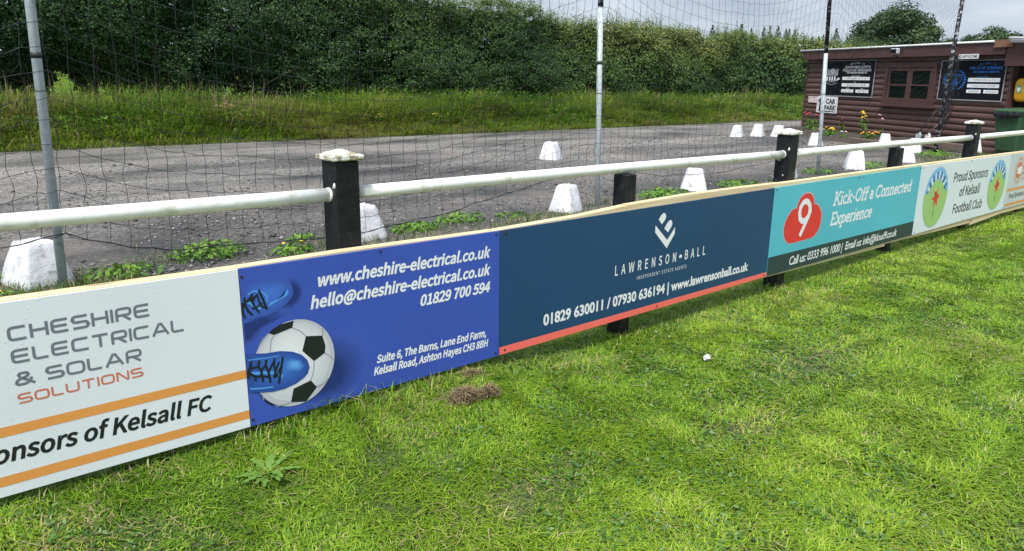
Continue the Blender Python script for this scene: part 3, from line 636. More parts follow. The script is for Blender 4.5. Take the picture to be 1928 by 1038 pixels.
# --- estate agents
t, pl = board('dark navy estate agents board with a coral stripe along its bottom edge', (2.2415, .7306, .1224, 4.6565, .7205, .1128), 'navy', [(2.2758, .7160), (2.277, .142), (3.45, .7135), (3.45, .134), (4.626, .705), (4.622, .127)])
part(t, 'stripe', ink['coral'], lambda mb: pl.poly(mb, [(2.2430, .1614), (2.2430, .1226), (4.6550, .1130), (4.6550, .1440)]))
def f(mb):
    for q in ([(3.4207, .6488), (3.4426, .6729), (3.4609, .682), (3.4764, .6785), (3.4859, .6661), (3.4859, .6496), (3.4772, .6382), (3.4514, .6175)], [(3.4771, .5917), (3.5052, .6236), (3.5257, .6347), (3.5395, .6311), (3.5494, .6174), (3.5478, .6008), (3.539, .5883), (3.5132, .5632)]): pl.poly(mb, q)
    pl.poly(mb, [(3.3945, .6191), (3.5104, .5196), (3.5111, .4709), (3.3953, .578)]); pl.poly(mb, [(3.5104, .5196), (3.579, .5867), (3.579, .5475), (3.5111, .4709)])
part(t, 'emblem', ink['white'], f)
def f(mb):
    pl.text(mb, 'LAWRENSON', (3.0654, .3800), (3.6080, .3774), .0546, F_SANS, .022, 0, 1.35)
    pl.poly(mb, [(3.6379, .4056), (3.6507, .4156), (3.6658, .4058), (3.6638, .3930), (3.6392, .3934)])
    pl.text(mb, 'BALL', (3.6955, .3774), (3.9022, .3766), .0546, F_SANS, .022, 0, 1.35)
    pl.text(mb, 'INDEPENDENT ESTATE AGENTS', (3.256, .3260), (3.7169, .3215), .0200, F_SANS, .012, 0, 1.25)
    pl.text(mb, '01829 630011 / 07930 636194 | www.lawrensonball.co.uk', (2.5326, .2102), (4.4116, .1966), .0545, F_GROT, .05, 0)
part(t, 'lettering', ink['white'], f)

# --- telephone firm
t, pl = board('turquoise board with a red cloud figure nine and a black bottom band', (4.6575, .7205, .1128, 7.1145, .7008, .0867), 'teal', [(4.685, .705), (4.685, .128), (5.9, .694), (5.9, .113), (7.085, .685), (7.085, .103), (5.98, .694)])
part(t, 'band', ink['band'], lambda mb: pl.poly(mb, [(4.6590, .2427), (4.6590, .1132), (7.1130, .0871), (7.1130, .2124)]))
cl = [(5.2182, .5571), (5.2567, .5533), (5.2992, .534), (5.3394, .494), (5.3566, .4542), (5.3559, .4086), (5.3331, .3578), (5.2879, .3214), (5.2385, .3089), (5.1635, .3063), (5.0532, .3058), (4.9463, .3056), (4.9024, .3141), (4.8626, .3395), (4.8375, .3791), (4.8278, .4271), (4.84, .4686), (4.8753, .5148), (4.9241, .5472), (4.979, .5533), (4.992, .5873), (5.0216, .6235), (5.0726, .6445), (5.1288, .6451), (5.1783, .6281), (5.2077, .6002), (5.2235, .570)]
cc = (5.09, .43)
part(t, 'emblem', ink['rim'], lambda mb: pl.fan(mb, cc, [(cc[0] + (x - cc[0]) * 1.03, cc[1] + (z - cc[1]) * 1.035) for x, z in cl], 1))
part(t, 'emblem', ink['red'], lambda mb: pl.fan(mb, cc, cl, 2))
part(t, 'emblem', ink['white'], lambda mb: (pl.stroke(mb, [(5.0928 + .001, .5897), (5.1302, .5801), (5.1625, .5521), (5.1757, .5117), (5.1556, .4728), (5.1096, .4484), (5.0731, .4489), (5.0394, .4711), (5.0238, .5127), (5.0303, .5517), (5.0598, .5811)], .040, 3, True), pl.stroke(mb, [(5.168, .525), (5.1556, .4728), (5.1163, .4179), (5.0598, .3432)], .038, 3, sub=2)))
def f(mb):
    stroke_text(pl, mb, 'Kick-Off a Connected', slab, (5.5048, .5140), (6.9500, .4970), .098, .190, .02, 1, .2)
    stroke_text(pl, mb, 'Experience', slab, (5.492, .3642), (6.215, .3557), .096, .190, .02, 1, .2)
    pl.text(mb, 'Call us: 0333 996 1000 |  Email us: info@kloud9.co.uk', (4.9521, .145), (6.769, .1271), .0610, F_GROT, .018, .16, .92, layer=2)
part(t, 'lettering', ink['white'], f)

# --- parish council
t, pl = board('white parish council board with two round green and blue badges', (7.1155, .7008, .0867, 9.5745, .6639, .0635), 'council', [(7.16, .683), (7.16, .107), (8.35, .672), (8.35, .088), (9.545, .652), (9.545, .073)])
def badge(c, r):
    part(t, 'badge', ink['pale'], lambda mb: pl.disc(mb, c, r * 1.03, r * 1.03, 1, 64))
    part(t, 'badge', ink['skyblue'], lambda mb: pl.disc(mb, c, r, r, 2, 64))
    gr = [(c[0] + r * math.cos(a), c[1] + r * math.sin(a)) for a in np.radians(np.linspace(168, 372, 40))] + [(c[0] + .80 * r * math.cos(a), c[1] - .22 * r + .80 * r * math.sin(a)) for a in np.radians(np.linspace(28, 152, 24))]
    part(t, 'badge', ink['green'], lambda mb: pl.fan(mb, (c[0], c[1] - .1 * r), gr, 3))
    def people(mb, w):
        for i, a in enumerate(np.radians(np.linspace(150, 30, 12))):
            if i % 2 == w: continue
            q = lambda k: (c[0] + k * r * math.cos(a), c[1] - .08 * r + k * r * math.sin(a)); h = q(.90); b_ = q(.70)
            pl.disc(mb, h, .05 * r, .05 * r, 3, 10); s = .075 * r; tx, tz = math.sin(a), -math.cos(a)
            pl.poly(mb, [(h[0] + tx * s * .3 - (h[0] - b_[0]) * .25, h[1] + tz * s * .3 - (h[1] - b_[1]) * .25), (b_[0] + tx * s, b_[1] + tz * s), (b_[0] - tx * s, b_[1] - tz * s), (h[0] - tx * s * .3 - (h[0] - b_[0]) * .25, h[1] - tz * s * .3 - (h[1] - b_[1]) * .25)], 3)
    part(t, 'badge', ink['navy'], lambda mb: people(mb, 0)); part(t, 'badge', ink['white'], lambda mb: people(mb, 1))
    k = r / .277
    star = [(7.5825, .4772), (7.5869, .4086), (7.6411, .3835), (7.5967, .3492), (7.6101, .2841), (7.5568, .333), (7.5115, .2842), (7.5159, .3504), (7.4522, .3712), (7.5207, .3938), (7.485, .4459), (7.5511, .4202)]
    part(t, 'badge', ink['red'], lambda mb: pl.fan(mb, c, [(c[0] + (x - 7.551) * k, c[1] + (z - .379) * k) for x, z in star], 4))
    def wr(mb):
        pl.disc(mb, (c[0], c[1] + .01), .014 * k, .03 * k, 5, 12)
        pl.arc_text(mb, 'We are our community', c, r * .78, r * .78, 205, -25, .034 * k, F_SANS, .03)
        pl.arc_text(mb, 'Kelsall Parish Council', c, r * .86, r * .86, 198, 342, .044 * k, F_SANS, .03, True)
        pl.stroke(mb, [(c[0] - .002, c[1] - .07 * k), (c[0] - .012 * k, c[1] - .17 * k)], .005, 4); pl.poly(mb, [(c[0] - .012 * k, c[1] - .13 * k), (c[0] + .010 * k, c[1] - .14 * k), (c[0] - .014 * k, c[1] - .20 * k)], 4)
    part(t, 'badge', ink['dkgreen'], wr)
badge((7.541, .387), .276); badge((9.238, .3600), .262)
def f(mb):
    pl.text(mb, 'Proud Sponsors', (7.9383, .4929), (8.8897, .4763), .088, F_SANS, .030, .05)
    pl.text(mb, 'of Kelsall', (8.1502, .3375), (8.7156, .3270), .090, F_SANS, .030, .05)
    pl.text(mb, 'Football Club', (8.0392, .1811), (8.8576, .1587), .088, F_SANS, .030, .05)
part(t, 'lettering', ink['black'], f)

# --- second board of the electrical firm
t, pl = board('pale grey board with an orange sun emblem and stripes at the right edge', (9.5755, .6639, .0635, 10.795, .6430, .0480), 'pale', [(9.612, .647), (9.62, .078), (10.76, .63), (10.76, .063)])
sun_logo(t, pl, (9.930, .468), .096)
part(t, 'lettering', ink['grey'], lambda mb: (stroke_text(pl, mb, 'CHESHIRE', wide, (10.075, .548), (10.478, .542), .0375, .225, .36), stroke_text(pl, mb, 'ELECTRICAL', wide, (10.075, .478), (10.583, .470), .0365, .225, .34), stroke_text(pl, mb, '& SOLAR', wide, (10.075, .407), (10.437, .401), .0355, .225, .34)))
part(t, 'lettering', ink['salmon'], lambda mb: stroke_text(pl, mb, 'SOLUTIONS', wide, (10.075, .350), (10.435, .345), .0268, .215, .36))
part(t, 'stripe', ink['orange'], lambda mb: pl.poly(mb, [(9.6250, .2797), (9.6250, .2512), (10.7935, .2330), (10.7935, .2620)]))
part(t, 'stripe', ink['orange'], lambda mb: pl.poly(mb, [(9.6250, .1130), (9.6250, .0850), (10.7935, .0660), (10.7935, .0960)]))
part(t, 'lettering', ink['black'], lambda mb: pl.text(mb, 'Proud Sponsors of Kelsall FC', (9.7196, .1661), (10.645, .1520), .0521, F_SANS, .03, SI))
# ------------------------------------------------------------------ net poles
def net_pole(x, y, h, label, lean=(0, 0), black_from=None, flaked=False, collar=(), r=.030):
    g = float(gz(x)); t = thing('net_pole', label, 'pole', (x, y, g), 'poles of the ball stop net')
    P = lambda z: (lean[0] * z, lean[1] * z, z)
    top = h if black_from is None else black_from
    mb = MB(); mb.tube([P(-.3), P(top * .5), P(top)], r, 16); mb.build('pole_tube', M['pole_flaked'] if flaked else M['galv'], t)
    if black_from is not None:
        MB().tube([P(top), P((top + h) / 2), P(h)], r * 1.04, 16).build('painted_top', M['pole_flaked'], t)
    for z in collar:
        MB().tube([P(z), P(z + .035)], r * 1.09, 16).build('tape_band', M['pole_black'], t)
    for z in (.5, 1.3):
        tie = MB(); q = P(z); tie.tube([(q[0] + (r + .003) * math.cos(a), q[1] + (r + .003) * math.sin(a), z) for a in np.linspace(0, 6.6, 15)], .0028, 4)
        if z < 1: tie.tube([(q[0] + (r + .003) * math.cos(6.0), q[1] + (r + .003) * math.sin(6.0), z), (q[0] - .085, q[1] - .03, z + .008)], .0022, 4)
        tie.build('cable_tie', M['tie'] if z < 1 else M['net'], t)
    return t
net_pole(1.035, 5.72, 5.4, 'grey galvanised net pole behind the white board with grey lettering', (.02, 0), collar=(1.50,))
net_pole(6.58, 5.88, 5.4, 'galvanised net pole with black tip behind the navy board', (-.036, 0), 2.21, collar=(1.61,))
net_pole(12.0, 5.95, 5.4, 'galvanised net pole with black top in front of the car park sign', (-.095, 0), 1.92)
net_pole(18.12, 6.38, 5.4, 'black flaking net pole in front of the hut window', (.075, 0), flaked=True, r=.042)

# ------------------------------------------------------------------ ball-stop net
def ball_net():
    r = np.random.default_rng(5)
    xs = np.arange(-2.6, 18.3, .137); nj = 34
    ax = np.array([-4.5, 1.05, 6.55, 11.9, 18.3])
    tx = [-2.6, -1.0, .2, .8, 1.08, 1.35, 1.75, 2.4, 3.0, 3.6, 4.2, 4.8, 5.4, 6.0, 6.5, 6.9, 7.6, 8.6, 9.8, 10.8, 11.9, 12.6, 13.6, 15.0, 16.4, 17.4, 18.3]
    tz = [.30, .26, .30, .345, .40, .30, .19, .14, .12, .13, .185, .29, .37, .44, .46, .40, .33, .30, .32, .36, .44, .40, .36, .40, .52, .70, .95]
    zb = np.interp(xs, tx, tz) + gz(xs)
    k = np.searchsorted(ax, xs) - 1; k = np.clip(k, 0, 3); u = (xs - ax[k]) / (ax[k + 1] - ax[k])
    sag = 4 * u * (1 - u); sag[k == 3] *= 1.5
    zt = 5.25 - .42 * sag
    poles_y = np.interp(xs, [-4.5, 1.05, 6.55, 11.9, 18.3], [5.66, 5.67, 5.83, 5.90, 6.33])
    node = np.zeros((len(xs), nj, 3))
    for j in range(nj):
        s = j / (nj - 1)
        z = zb + (zt - zb) * s
        z = z - .22 * sag * np.exp(-((s - .42) / .30) ** 2) + .06 * (n2(xs, np.full_like(xs, s * 4), .8, 41) - .5)
        yy = poles_y + (.02 + .10 * sag) * (n2(xs, np.full_like(xs, s * 5), .55, 43) - .45) * 1.6
        xx = xs + .05 * (n2(xs, np.full_like(xs, s * 6), 1.2, 44) - .5) + r.normal(0, .006, len(xs)) + .10 * (s - .3) * (k >= 2) * sag
        node[:, j] = np.stack([xx, yy, z], -1)
    node[..., 2] += r.normal(0, .006, node.shape[:2])
    V = []; T = []; o = 0
    def strand(A, B, w, off):
        """many short cords from A to B (n,3), each bowed by off, as three-sided tubes of 3 pieces"""
        nonlocal o
        n = len(A); ts = np.array([0, .33, .67, 1.]); P = A[:, None] + (B - A)[:, None] * ts[None, :, None]
        P = P + off[:, None, :] * np.array([0, 1, .8, 0])[None, :, None]
        d = B - A; d /= np.linalg.norm(d, axis=1, keepdims=True) + 1e-9
        s = np.cross(d, np.array([.31, .95, .05])); s /= np.linalg.norm(s, axis=1, keepdims=True) + 1e-9; q = np.cross(d, s)
        ring = [s * math.cos(a) + q * math.sin(a) for a in (0, 2.094, 4.189)]
        ww = (w * np.clip(1.15 - .038 * A[:, 0], .55, 1.1))[:, None, None]
        vv = np.stack([P + g[:, None] * ww for g in ring], 2).reshape(n, 12, 3)
        b = np.arange(n)[:, None] * 12; fs = []
        for i in range(3):
            for m in range(3):
                a0, a1 = i * 3 + m, i * 3 + (m + 1) % 3; fs += [b + [a0, a1, a1 + 3], b + [a0, a1 + 3, a0 + 3]]
        V.append(vv.reshape(-1, 3)); T.append(np.concatenate(fs, 1).reshape(-1, 3) + o); o += n * 12
    A, B = node[:-1].reshape(-1, 3), node[1:].reshape(-1, 3)
    strand(A, B, .0022, np.stack([r.normal(0, .004, len(A)), r.normal(0, .006, len(A)), -np.abs(r.normal(.004, .005, len(A)))], -1))
    A, B = node[:, :-1].reshape(-1, 3), node[:, 1:].reshape(-1, 3)
    jj = np.tile(np.arange(nj - 1), len(xs)); sgn = np.where(jj % 2 == 0, 1, -1)
    low = np.clip(1.4 - (A[:, 2]), .25, 1)
    strand(A, B, .0022, np.stack([(sgn * r.uniform(.002, .014, len(A)) + r.normal(0, .006, len(A))) * low, r.normal(0, .008, len(A)), np.zeros(len(A))], -1))
    A, B = node[:-1, 0], node[1:, 0]
    strand(A, B, .0042, np.zeros_like(A))                    # the thicker bottom rope
    # slack netting gathered against the last pole
    m = 480; z = r.uniform(.6, 2.0, m) ** 1.0; w = .16 * np.exp(-((z - 1.25) / .45) ** 2) + .03
    P0 = np.stack([18.14 + r.normal(0, 1, m) * w, 6.28 + r.normal(0, .05, m), z], -1)
    P1 = P0 + np.stack([r.normal(0, .10, m), r.normal(0, .03, m), -np.abs(r.normal(.12, .10, m))], -1)
    strand(P0, P1, .0038, r.normal(0, .03, (m, 3)))
    z = np.linspace(.15, 2.0, 24); ln = np.stack([18.02 + .05 * np.sin(z * 3) - .03 * z, 6.27 + .02 * np.cos(z * 5), z], -1)
    for dx in (-.12, -.05, .03): q = ln + [dx, .01 * dx, 0]; q[:, 0] += .02 * np.sin(z * 4 + dx * 60); strand(q[:-1], q[1:], .006, np.zeros((23, 3)))
    z = np.linspace(1.9, 3.1, 18); q = np.stack([18.1 - .10 * np.sin((z - 1.9) * 2.6) + .02 * np.sin(z * 9), 6.3 + 0 * z, z], -1); strand(q[:-1], q[1:], .004, np.zeros((17, 3)))
    tag(tri_mesh('ball_stop_net', np.concatenate(V), np.concatenate(T), M['net']), 'black square mesh netting hung between tall poles beside the car park', 'net')
ball_net()

# ------------------------------------------------------------------ white concrete marker blocks
def block_mesh(seed):
    r = np.random.default_rng(seed); mb = MB(); n = 7; rings = []
    prof = [(0.0, 1.0), (.06, .985), (.5, .80), (.86, .63), (.95, .585), (.985, .53), (1.0, .44)]
    ph = r.uniform(0, 9, 3)
    for zz, k in prof:
        ring = []
        for s in range(4):
            for i in range(n):
                a = -1 + 2 * i / n; c = [(a, -1), (1, a), (-a, 1), (-1, -a)][s]
                e = .965 if i == 0 else 1.0
                j = .018 * math.sin(7 * c[0] + ph[0] + 5 * zz) * math.sin(6 * c[1] + ph[1]) + .016 * r.normal()
                if zz == 0: j += .03 * r.normal()
                ring.append((.185 * (k + j) * c[0] * e, .185 * (k + j) * c[1] * e, zz * .345 - (.03 if zz == 0 else 0) + .004 * r.normal() * (zz > .9)))
        rings.append(ring)
    return mb.loft(rings, smooth=True)
blocks = [(.93, 5.95, .25, 'large white concrete block at the foot of the left net pole'), (3.50, 5.97, .1, 'white concrete block half hidden behind the left capped fence post'),
 (6.08, 5.90, .22, 'white concrete block behind the join of the blue and navy boards, dirty at its foot'), (10.03, 10.17, .3, 'white concrete block standing alone on the open gravel beyond the middle net pole'),
 (8.78, 6.1, .65, 'white concrete block behind the right half of the navy board, weeds at its side'), (19.1, 11.95, .3, 'left of two white concrete blocks far off on the gravel before the hut'),
 (19.85, 11.75, .2, 'right of two white concrete blocks far off on the gravel before the hut'), (20.35, 11.4, .2, 'white concrete block peeping out from behind a flaking post cap'),
 (18.2, 9.18, .55, 'white concrete block under the car park sign, behind a net pole'), (19.25, 7.95, .45, 'white concrete block beside the low yellow flowers'),
 (13.58, 6.08, .60, 'white concrete block behind the turquoise board, between two fence posts'), (15.78, 6.08, .45, 'white concrete block right behind the short black post at the turquoise board'),
 (18.45, 6.95, .3, 'white concrete block under the rail beside the flaking black pole'), (11.2, 6.08, .3, 'white concrete block showing as a sliver right of the flaking fence post'),
 (19.75, 6.14, .35, 'white concrete block behind the capped post at the council board'), (20.8, 5.78, .35, 'white concrete block in front of the green wheelie bin')]
bmeshes = [None] * 4
for i, (x, y, rz, lab) in enumerate(blocks):
    t = None; k = i % 4
    if bmeshes[k] is None:
        o = block_mesh(50 + k).build('concrete_block', M['concrete_white']); bmeshes[k] = o
    else: o = bmeshes[k].copy(); COL.objects.link(o)
    o.location = (x, y, float(gz(x))); o.scale = [(.92 + .06 * math.sin(i * 1.7 + k_)) * (.90 if i == 2 else 1) for k_ in (0, 2, 4)]; o.rotation_euler = (.02 * math.sin(i * 2.1), .025 * math.cos(i * 3.3), rz); tag(o, lab, 'concrete block', 'white concrete blocks marking the car park edge')

# ------------------------------------------------------------------ weeds along the gravel edge
M['weed'] = leafy('weed_leaf', [(0, (.045, .12, .014)), (.5, (.125, .28, .024)), (.8, (.20, .37, .035)), (1, (.28, .43, .07))], .45, .3)
M['petal_yellow'] = plain('petal_yellow', (.80, .56, .01), .5, .1)
def weed(name, label, x, y, rad, h, n, cat='weed', seed=0, flowers=0, group='weeds on the gravel edge'):
    r = np.random.default_rng(seed + 100); rad *= .82; h *= .8; n = int(n * .75)
    t = thing(name, label, cat, (x, y, float(gz(x))), group)
    a = r.uniform(0, 6.283, n); d = rad * np.sqrt(r.uniform(0, 1, n)); zz = h * r.uniform(.1, 1, n) * (1 - .55 * (d / rad) ** 2)
    P = np.stack([d * np.cos(a) * 1.25, d * np.sin(a) * .8, zz + .005], -1)
    nr = np.stack([np.cos(a) * .5, np.sin(a) * .5, np.ones(n)], -1) + r.normal(0, .35, (n, 3))
    ls = r.uniform(.030, .068, n) * (.6 + rad); V, T, C = leaves(P, nr, ls * 1.5, ls * .75, np.clip(.25 + .5 * zz / h + r.normal(0, .12, n), 0, 1), r)
    nb = n // 3; ab = r.uniform(0, 6.283, nb); db = rad * .9 * np.sqrt(r.uniform(0, 1, nb))
    parts = [(V, T, C), blades(np.stack([db * np.cos(ab) * 1.2, db * np.sin(ab) * .8, np.zeros(nb)], -1), h * r.uniform(.6, 1.2, nb), r.uniform(.004, .010, nb), ab, r.uniform(.3, 1.1, nb), r.uniform(.15, .8, nb))]
    tri_mesh('foliage', *merge(parts)[:2], M['weed'], merge(parts)[2], t)
    for i in range(flowers):
        mb = MB(); fx, fy = r.normal(0, rad * .35, 2); fz = h * 1.05
        mb.tube([(fx, fy, 0), (fx, fy, fz)], .002, 5); q = MB()
        q.loft([[(fx + rr * math.cos(k * .628), fy + rr * math.sin(k * .628), fz + dz) for k in range(10)] for rr, dz in ((.006, -.004), (.017, .004), (.013, .009), (.004, .011))])
        st = mb.build('stem', M['weed'], t); q.build('flower_head', M['petal_yellow'], t)
weed('weed_clump', 'broad bright green weed clump behind the edge of the blue board', 2.15, 6.05, .30, .16, 260, seed=1)
weed('weed_clump', 'small round weed on bare gravel left of the capped post', 3.02, 6.22, .13, .07, 90, seed=2)
weed('weed_clump', 'low weed with a yellow dandelion beside the left capped post', 2.72, 5.80, .20, .09, 120, seed=3, flowers=2)
weed('weed_clump', 'weeds spreading right of the white block behind the blue board', 4.10, 5.98, .26, .10, 190, seed=4)
weed('weed_clump', 'leafy weed clump above the middle of the blue board', 4.75, 6.12, .28, .11, 200, seed=5)
weed('weed_clump', 'thin weeds at the top edge of the blue and navy boards join', 5.35, 6.0, .22, .06, 80, seed=6)
weed('weed_clump', 'thick weed clump left of the white block behind the navy board', 7.95, 5.98, .40, .14, 260, seed=7)
weed('weed_clump', 'weeds behind the right end of the navy board', 9.75, 6.0, .42, .10, 190, seed=8)
weed('weed_clump', 'leafy weed at the left edge beside the big white block', .66, 6.15, .14, .18, 90, seed=9)
weed('weed_clump', 'weed with a yellow dandelion below the big white block', .62, 5.62, .16, .08, 90, seed=10, flowers=1)
weed('weed_clump', 'grassy weeds between the left net pole and the broad weed', 1.42, 5.78, .26, .12, 150, seed=11)
weed('weed_clump', 'weeds on the gravel left of the block behind the turquoise board', 12.4, 6.15, .40, .10, 130, seed=12)
weed('weed_clump', 'weeds between the two blocks behind the turquoise board', 14.4, 6.10, .45, .10, 150, seed=13)
weed('weed_clump', 'grassy weeds at the foot of the flaking black pole', 17.9, 6.28, .55, .14, 200, seed=14)
M['edge_grass'] = leafy('edge_grass', [(0, (.035, .075, .014)), (.4, (.07, .14, .022)), (.75, (.14, .20, .04)), (.88, (.30, .25, .12)), (1, (.40, .33, .18))], .5, .3)
def edge_grass():
    r = np.random.default_rng(15); n = 60000; x = -2 + 22 * r.uniform(0, 1, n) ** 1.3; y = r.normal(5.62, .28, n)
    k = n2(x, y, 1.6, 51) > r.uniform(.36, .76, n); k &= r.uniform(size=n) < np.clip(4 / (x + 3), .2, 1); x, y = x[k], y[k]; n = len(x)
    V, T, C = blades(np.stack([x, y, gz(x)], -1), r.uniform(.02, .10, n), r.uniform(.003, .007, n) * (1 + .05 * x), r.uniform(0, 6.283, n), np.abs(r.normal(.6, .4, n)), np.where(r.uniform(size=n) < .25, r.uniform(.85, 1, n), r.uniform(.1, .8, n)))
    tag(tri_mesh('edge_grass', V, T, M['edge_grass'], C), 'thin grass straggling along the gravel edge under the net', 'grass', kind='stuff')
    n = 12000; x = r.uniform(0, 1, n) ** 1.5 * 14.5 - .5; y = r.normal(2.62, .08, n); h = r.uniform(.025, .075, n) + .085 * np.exp(-((x - 1.5) / .35) ** 2) * r.uniform(.3, 1, n)
    V, T, C = blades(np.stack([x, y, lz(x, y) - .01], -1), h, r.uniform(.0025, .005, n) * (1 + .08 * x), r.uniform(0, 6.283, n), np.abs(r.normal(.8, .45, n)), np.where(r.uniform(size=n) < .2, r.uniform(.85, 1, n), r.uniform(.05, .65, n)))
    tag(tri_mesh('board_foot_grass', V, T, M['lawn'], C), 'longer uncut grass tufts along the foot of the advertising boards', 'grass', kind='stuff')
edge_grass()

# ------------------------------------------------------------------ small things on the lawn
def dock():
    x, y = .955, 2.33; t = thing('dock_plant', 'pale green toothed weed rosette in the lawn below the blue board', 'weed', (x, y, float(lz(x, y)) - .01))
    r = np.random.default_rng(3); mb = MB()
    for i in range(17):
        a = i * 2.4 + r.normal(0, .2); L = r.uniform(.06, .125); w = r.uniform(.010, .016); up = r.uniform(.05, .55); n = 8; A = []; B = []
        for k in range(n + 1):
            u = k / n; rr = L * u; z = .012 + L * up * math.sin(u * 2.2) * .6; tooth = (1.25 if k % 2 else .62)
            ww = w * math.sin(math.pi * min(1, .12 + u * .88)) ** .7 * tooth * (u > 0 or .3)
            c, s = math.cos(a), math.sin(a); A.append((rr * c - ww * s, rr * s + ww * c, z + .004)); B.append((rr * c + ww * s, rr * s - ww * c, z + .004))
        mid = [((p[0] + q[0]) / 2, (p[1] + q[1]) / 2, p[2] - .004) for p, q in zip(A, B)]
        m = n + 1; mb.add(A + mid + B, [(k, k + 1, m + k + 1, m + k) for k in range(n)] + [(m + k, m + k + 1, 2 * m + k + 1, 2 * m + k) for k in range(n)], True)
    o = mb.build('foliage', M['dock'], t); a = o.data.attributes.new("tone", 'FLOAT', 'POINT'); a.data.foreach_set("value", r.uniform(.35, .7, len(o.data.vertices)).astype(np.float32))
M['dock'] = leafy('dock_leaf', [(0, (.09, .20, .035)), (1, (.20, .35, .06))], .5, .3)
dock()
M['hay'] = leafy('dead_grass', [(0, (.08, .055, .028)), (.5, (.25, .185, .095)), (1, (.45, .36, .21))], .7, .15)
def hay(name, label, x, y, rad, h, n, seed):
    r = np.random.default_rng(seed); d = np.abs(r.normal(0, .5, n)) * rad; a = r.uniform(0, 6.283, n)
    P = np.stack([d * np.cos(a) * 1.3, d * np.sin(a) * .8, h * r.uniform(0, 1, n) * np.exp(-(d / rad) ** 2 * 1.6)], -1)
    V, T, C = blades(P, r.uniform(.012, .035, n), r.uniform(.0022, .0045, n), r.uniform(0, 6.283, n), r.uniform(.8, 2.6, n), r.uniform(0, 1, n))
    o = tri_mesh(name, V, T, M['hay'], C); o.location = (x, y, float(lz(x, y)) + .004); tag(o, label, 'dead grass')
hay('dead_grass_clump', 'heap of brown dead grass on the lawn below the blue board', 1.86, 2.38, .068, .042, 1200, 21)
hay('dead_grass_clump', 'smaller brown dead grass scrap just right of the brown heap', 1.98, 2.36, .045, .035, 420, 22)
hay('dead_grass_clump', 'flat brown dead grass scrap at the foot of the blue board', 2.02, 2.55, .07, .025, 350, 23)
lit = MB(); rr = np.random.default_rng(8)
lit.loft([[(k * (.009 + .004 * rr.normal()) * math.cos(a) * 1.5, k * (.011 + .004 * rr.normal()) * math.sin(a), z + .002 * rr.normal()) for a in np.linspace(0, 5.6, 9)] for k, z in ((.5, .002), (1.1, .008), (1.2, .017), (.9, .026), (.3, .031))])
o = lit.build('litter_scrap', plain('white_paper', (.8, .8, .82), .6)); o.location = (3.27, 2.11, float(gz(3.27)) + .012); tag(o, 'small crumpled white paper scrap lying on the lawn', 'litter')
# ------------------------------------------------------------------ timber hut
HO = Vector((22.84, 11.94, -.18)); HR = math.atan2(-.8926, -.4508)
he, hi = Vector((-.4508, -.8926, 0)), Vector((.8926, -.4508, 0))      # along the front wall, into the hut
def hut_pt(u, out, v): return HO + he * u - hi * out + Vector((0, 0, v))
def logs_mat():
    m, t, p, L = new_mat('brown_log_siding'); g = N(t, "ShaderNodeNewGeometry"); tc_ = N(t, "ShaderNodeTexCoord")
    mp_ = N(t, "ShaderNodeMapping"); mp_.inputs['Scale'].default_value = (.8, 8, 14); L(tc_.outputs['Object'], mp_.inputs['Vector'])
    n = N(t, "ShaderNodeTexNoise", Scale=2.2, Detail=7, Roughness=.6); L(mp_.outputs[0], n.inputs['Vector'])
    r = ramp(t, [(.3, (.070, .038, .034)), (.62, (.115, .064, .055)), (.74, (.15, .09, .08)), (.80, (.36, .30, .28))]); L(n.outputs['Fac'], r.inputs[0])
    L(r.outputs[0], p.inputs['Base Color']); p.inputs['Roughness'].default_value = .5
    b = N(t, "ShaderNodeBump", Strength=.3, Distance=.01); L(n.outputs['Fac'], b.inputs['Height']); L(b.outputs[0], p.inputs['Normal'])
    return m
M['logs'] = logs_mat()
M['brown_trim'] = plain('brown_trim', (.080, .038, .036), .5, .18, 7, .2, dirt=(.16, .11, .09), dirt_scale=6, dirt_at=(.68, .72))
M['felt'] = plain('roof_felt', (.05, .05, .052), .9, .3, 10, .3)
M['white_trim'] = plain('white_trim', (.70, .71, .70), .5, .08, 6)
M['glass_dark'] = plain('window_glass', (.006, .010, .009), .08, .3, 3, spec=.6)
M['dark_inside'] = plain('dark_boards', (.022, .014, .012), .8, .3, 6)
hut = thing('timber_hut', 'dark brown log sided hut with a flat roof beyond the car park', 'hut', HO, rotz=HR)
mb = MB(); prof = []
for k in range(15):
    for a in np.linspace(0, math.pi, 8)[:-1]: prof.append((-.046 * math.sin(a) ** .8, .02 + .1475 * (k + (1 - math.cos(a)) / 2)))
prof.append((0, .02 + .1475 * 15))
for a, b in ((-.03, 2.4), (2.402, 5.1), (5.102, 7.12)):
    mb.loft([[(u, y, z) for y, z in prof] for u in (a, b)], close=False, cap=False, smooth=True)
mb.build('wall', M['logs'], hut)
mb = MB()                                                    # ends, back and floor of the box behind the siding
mb.box((3.55, 1.75, 1.12), (7.12, 3.42, 2.16)); mb.build('body', M['dark_inside'], hut)
MB().box((-.055, .02, 1.10), (.05, .16, 2.2)).build('corner_board', M['brown_trim'], hut)
MB().box((7.15, .03, 1.06), (.06, .16, 2.12)).build('corner_board', M['brown_trim'], hut)
MB().box((8.6, 2.0, 1.1), (2.9, .08, 2.2)).build('porch_back', M['dark_inside'], hut)
MB().box((10.0, .05, 1.06), (.1, .1, 2.12)).build('porch_post', M['brown_trim'], hut)
MB().box((3.46, -.20, 2.305), (7.18, .04, .235), 0, .006).build('fascia', M['brown_trim'], hut)
MB().box((8.52, -.185, 2.17), (2.90, .04, .46), 0, .006).build('porch_fascia', M['brown_trim'], hut)
MB().box((4.9, 1.65, 2.42), (10.3, 3.72, .05)).build('roof', M['felt'], hut)
MB().tube([(-.26, -.235, 2.452), (6.75, -.235, 2.470)], .024, 8).build('roof_edge', M['white_trim'], hut)
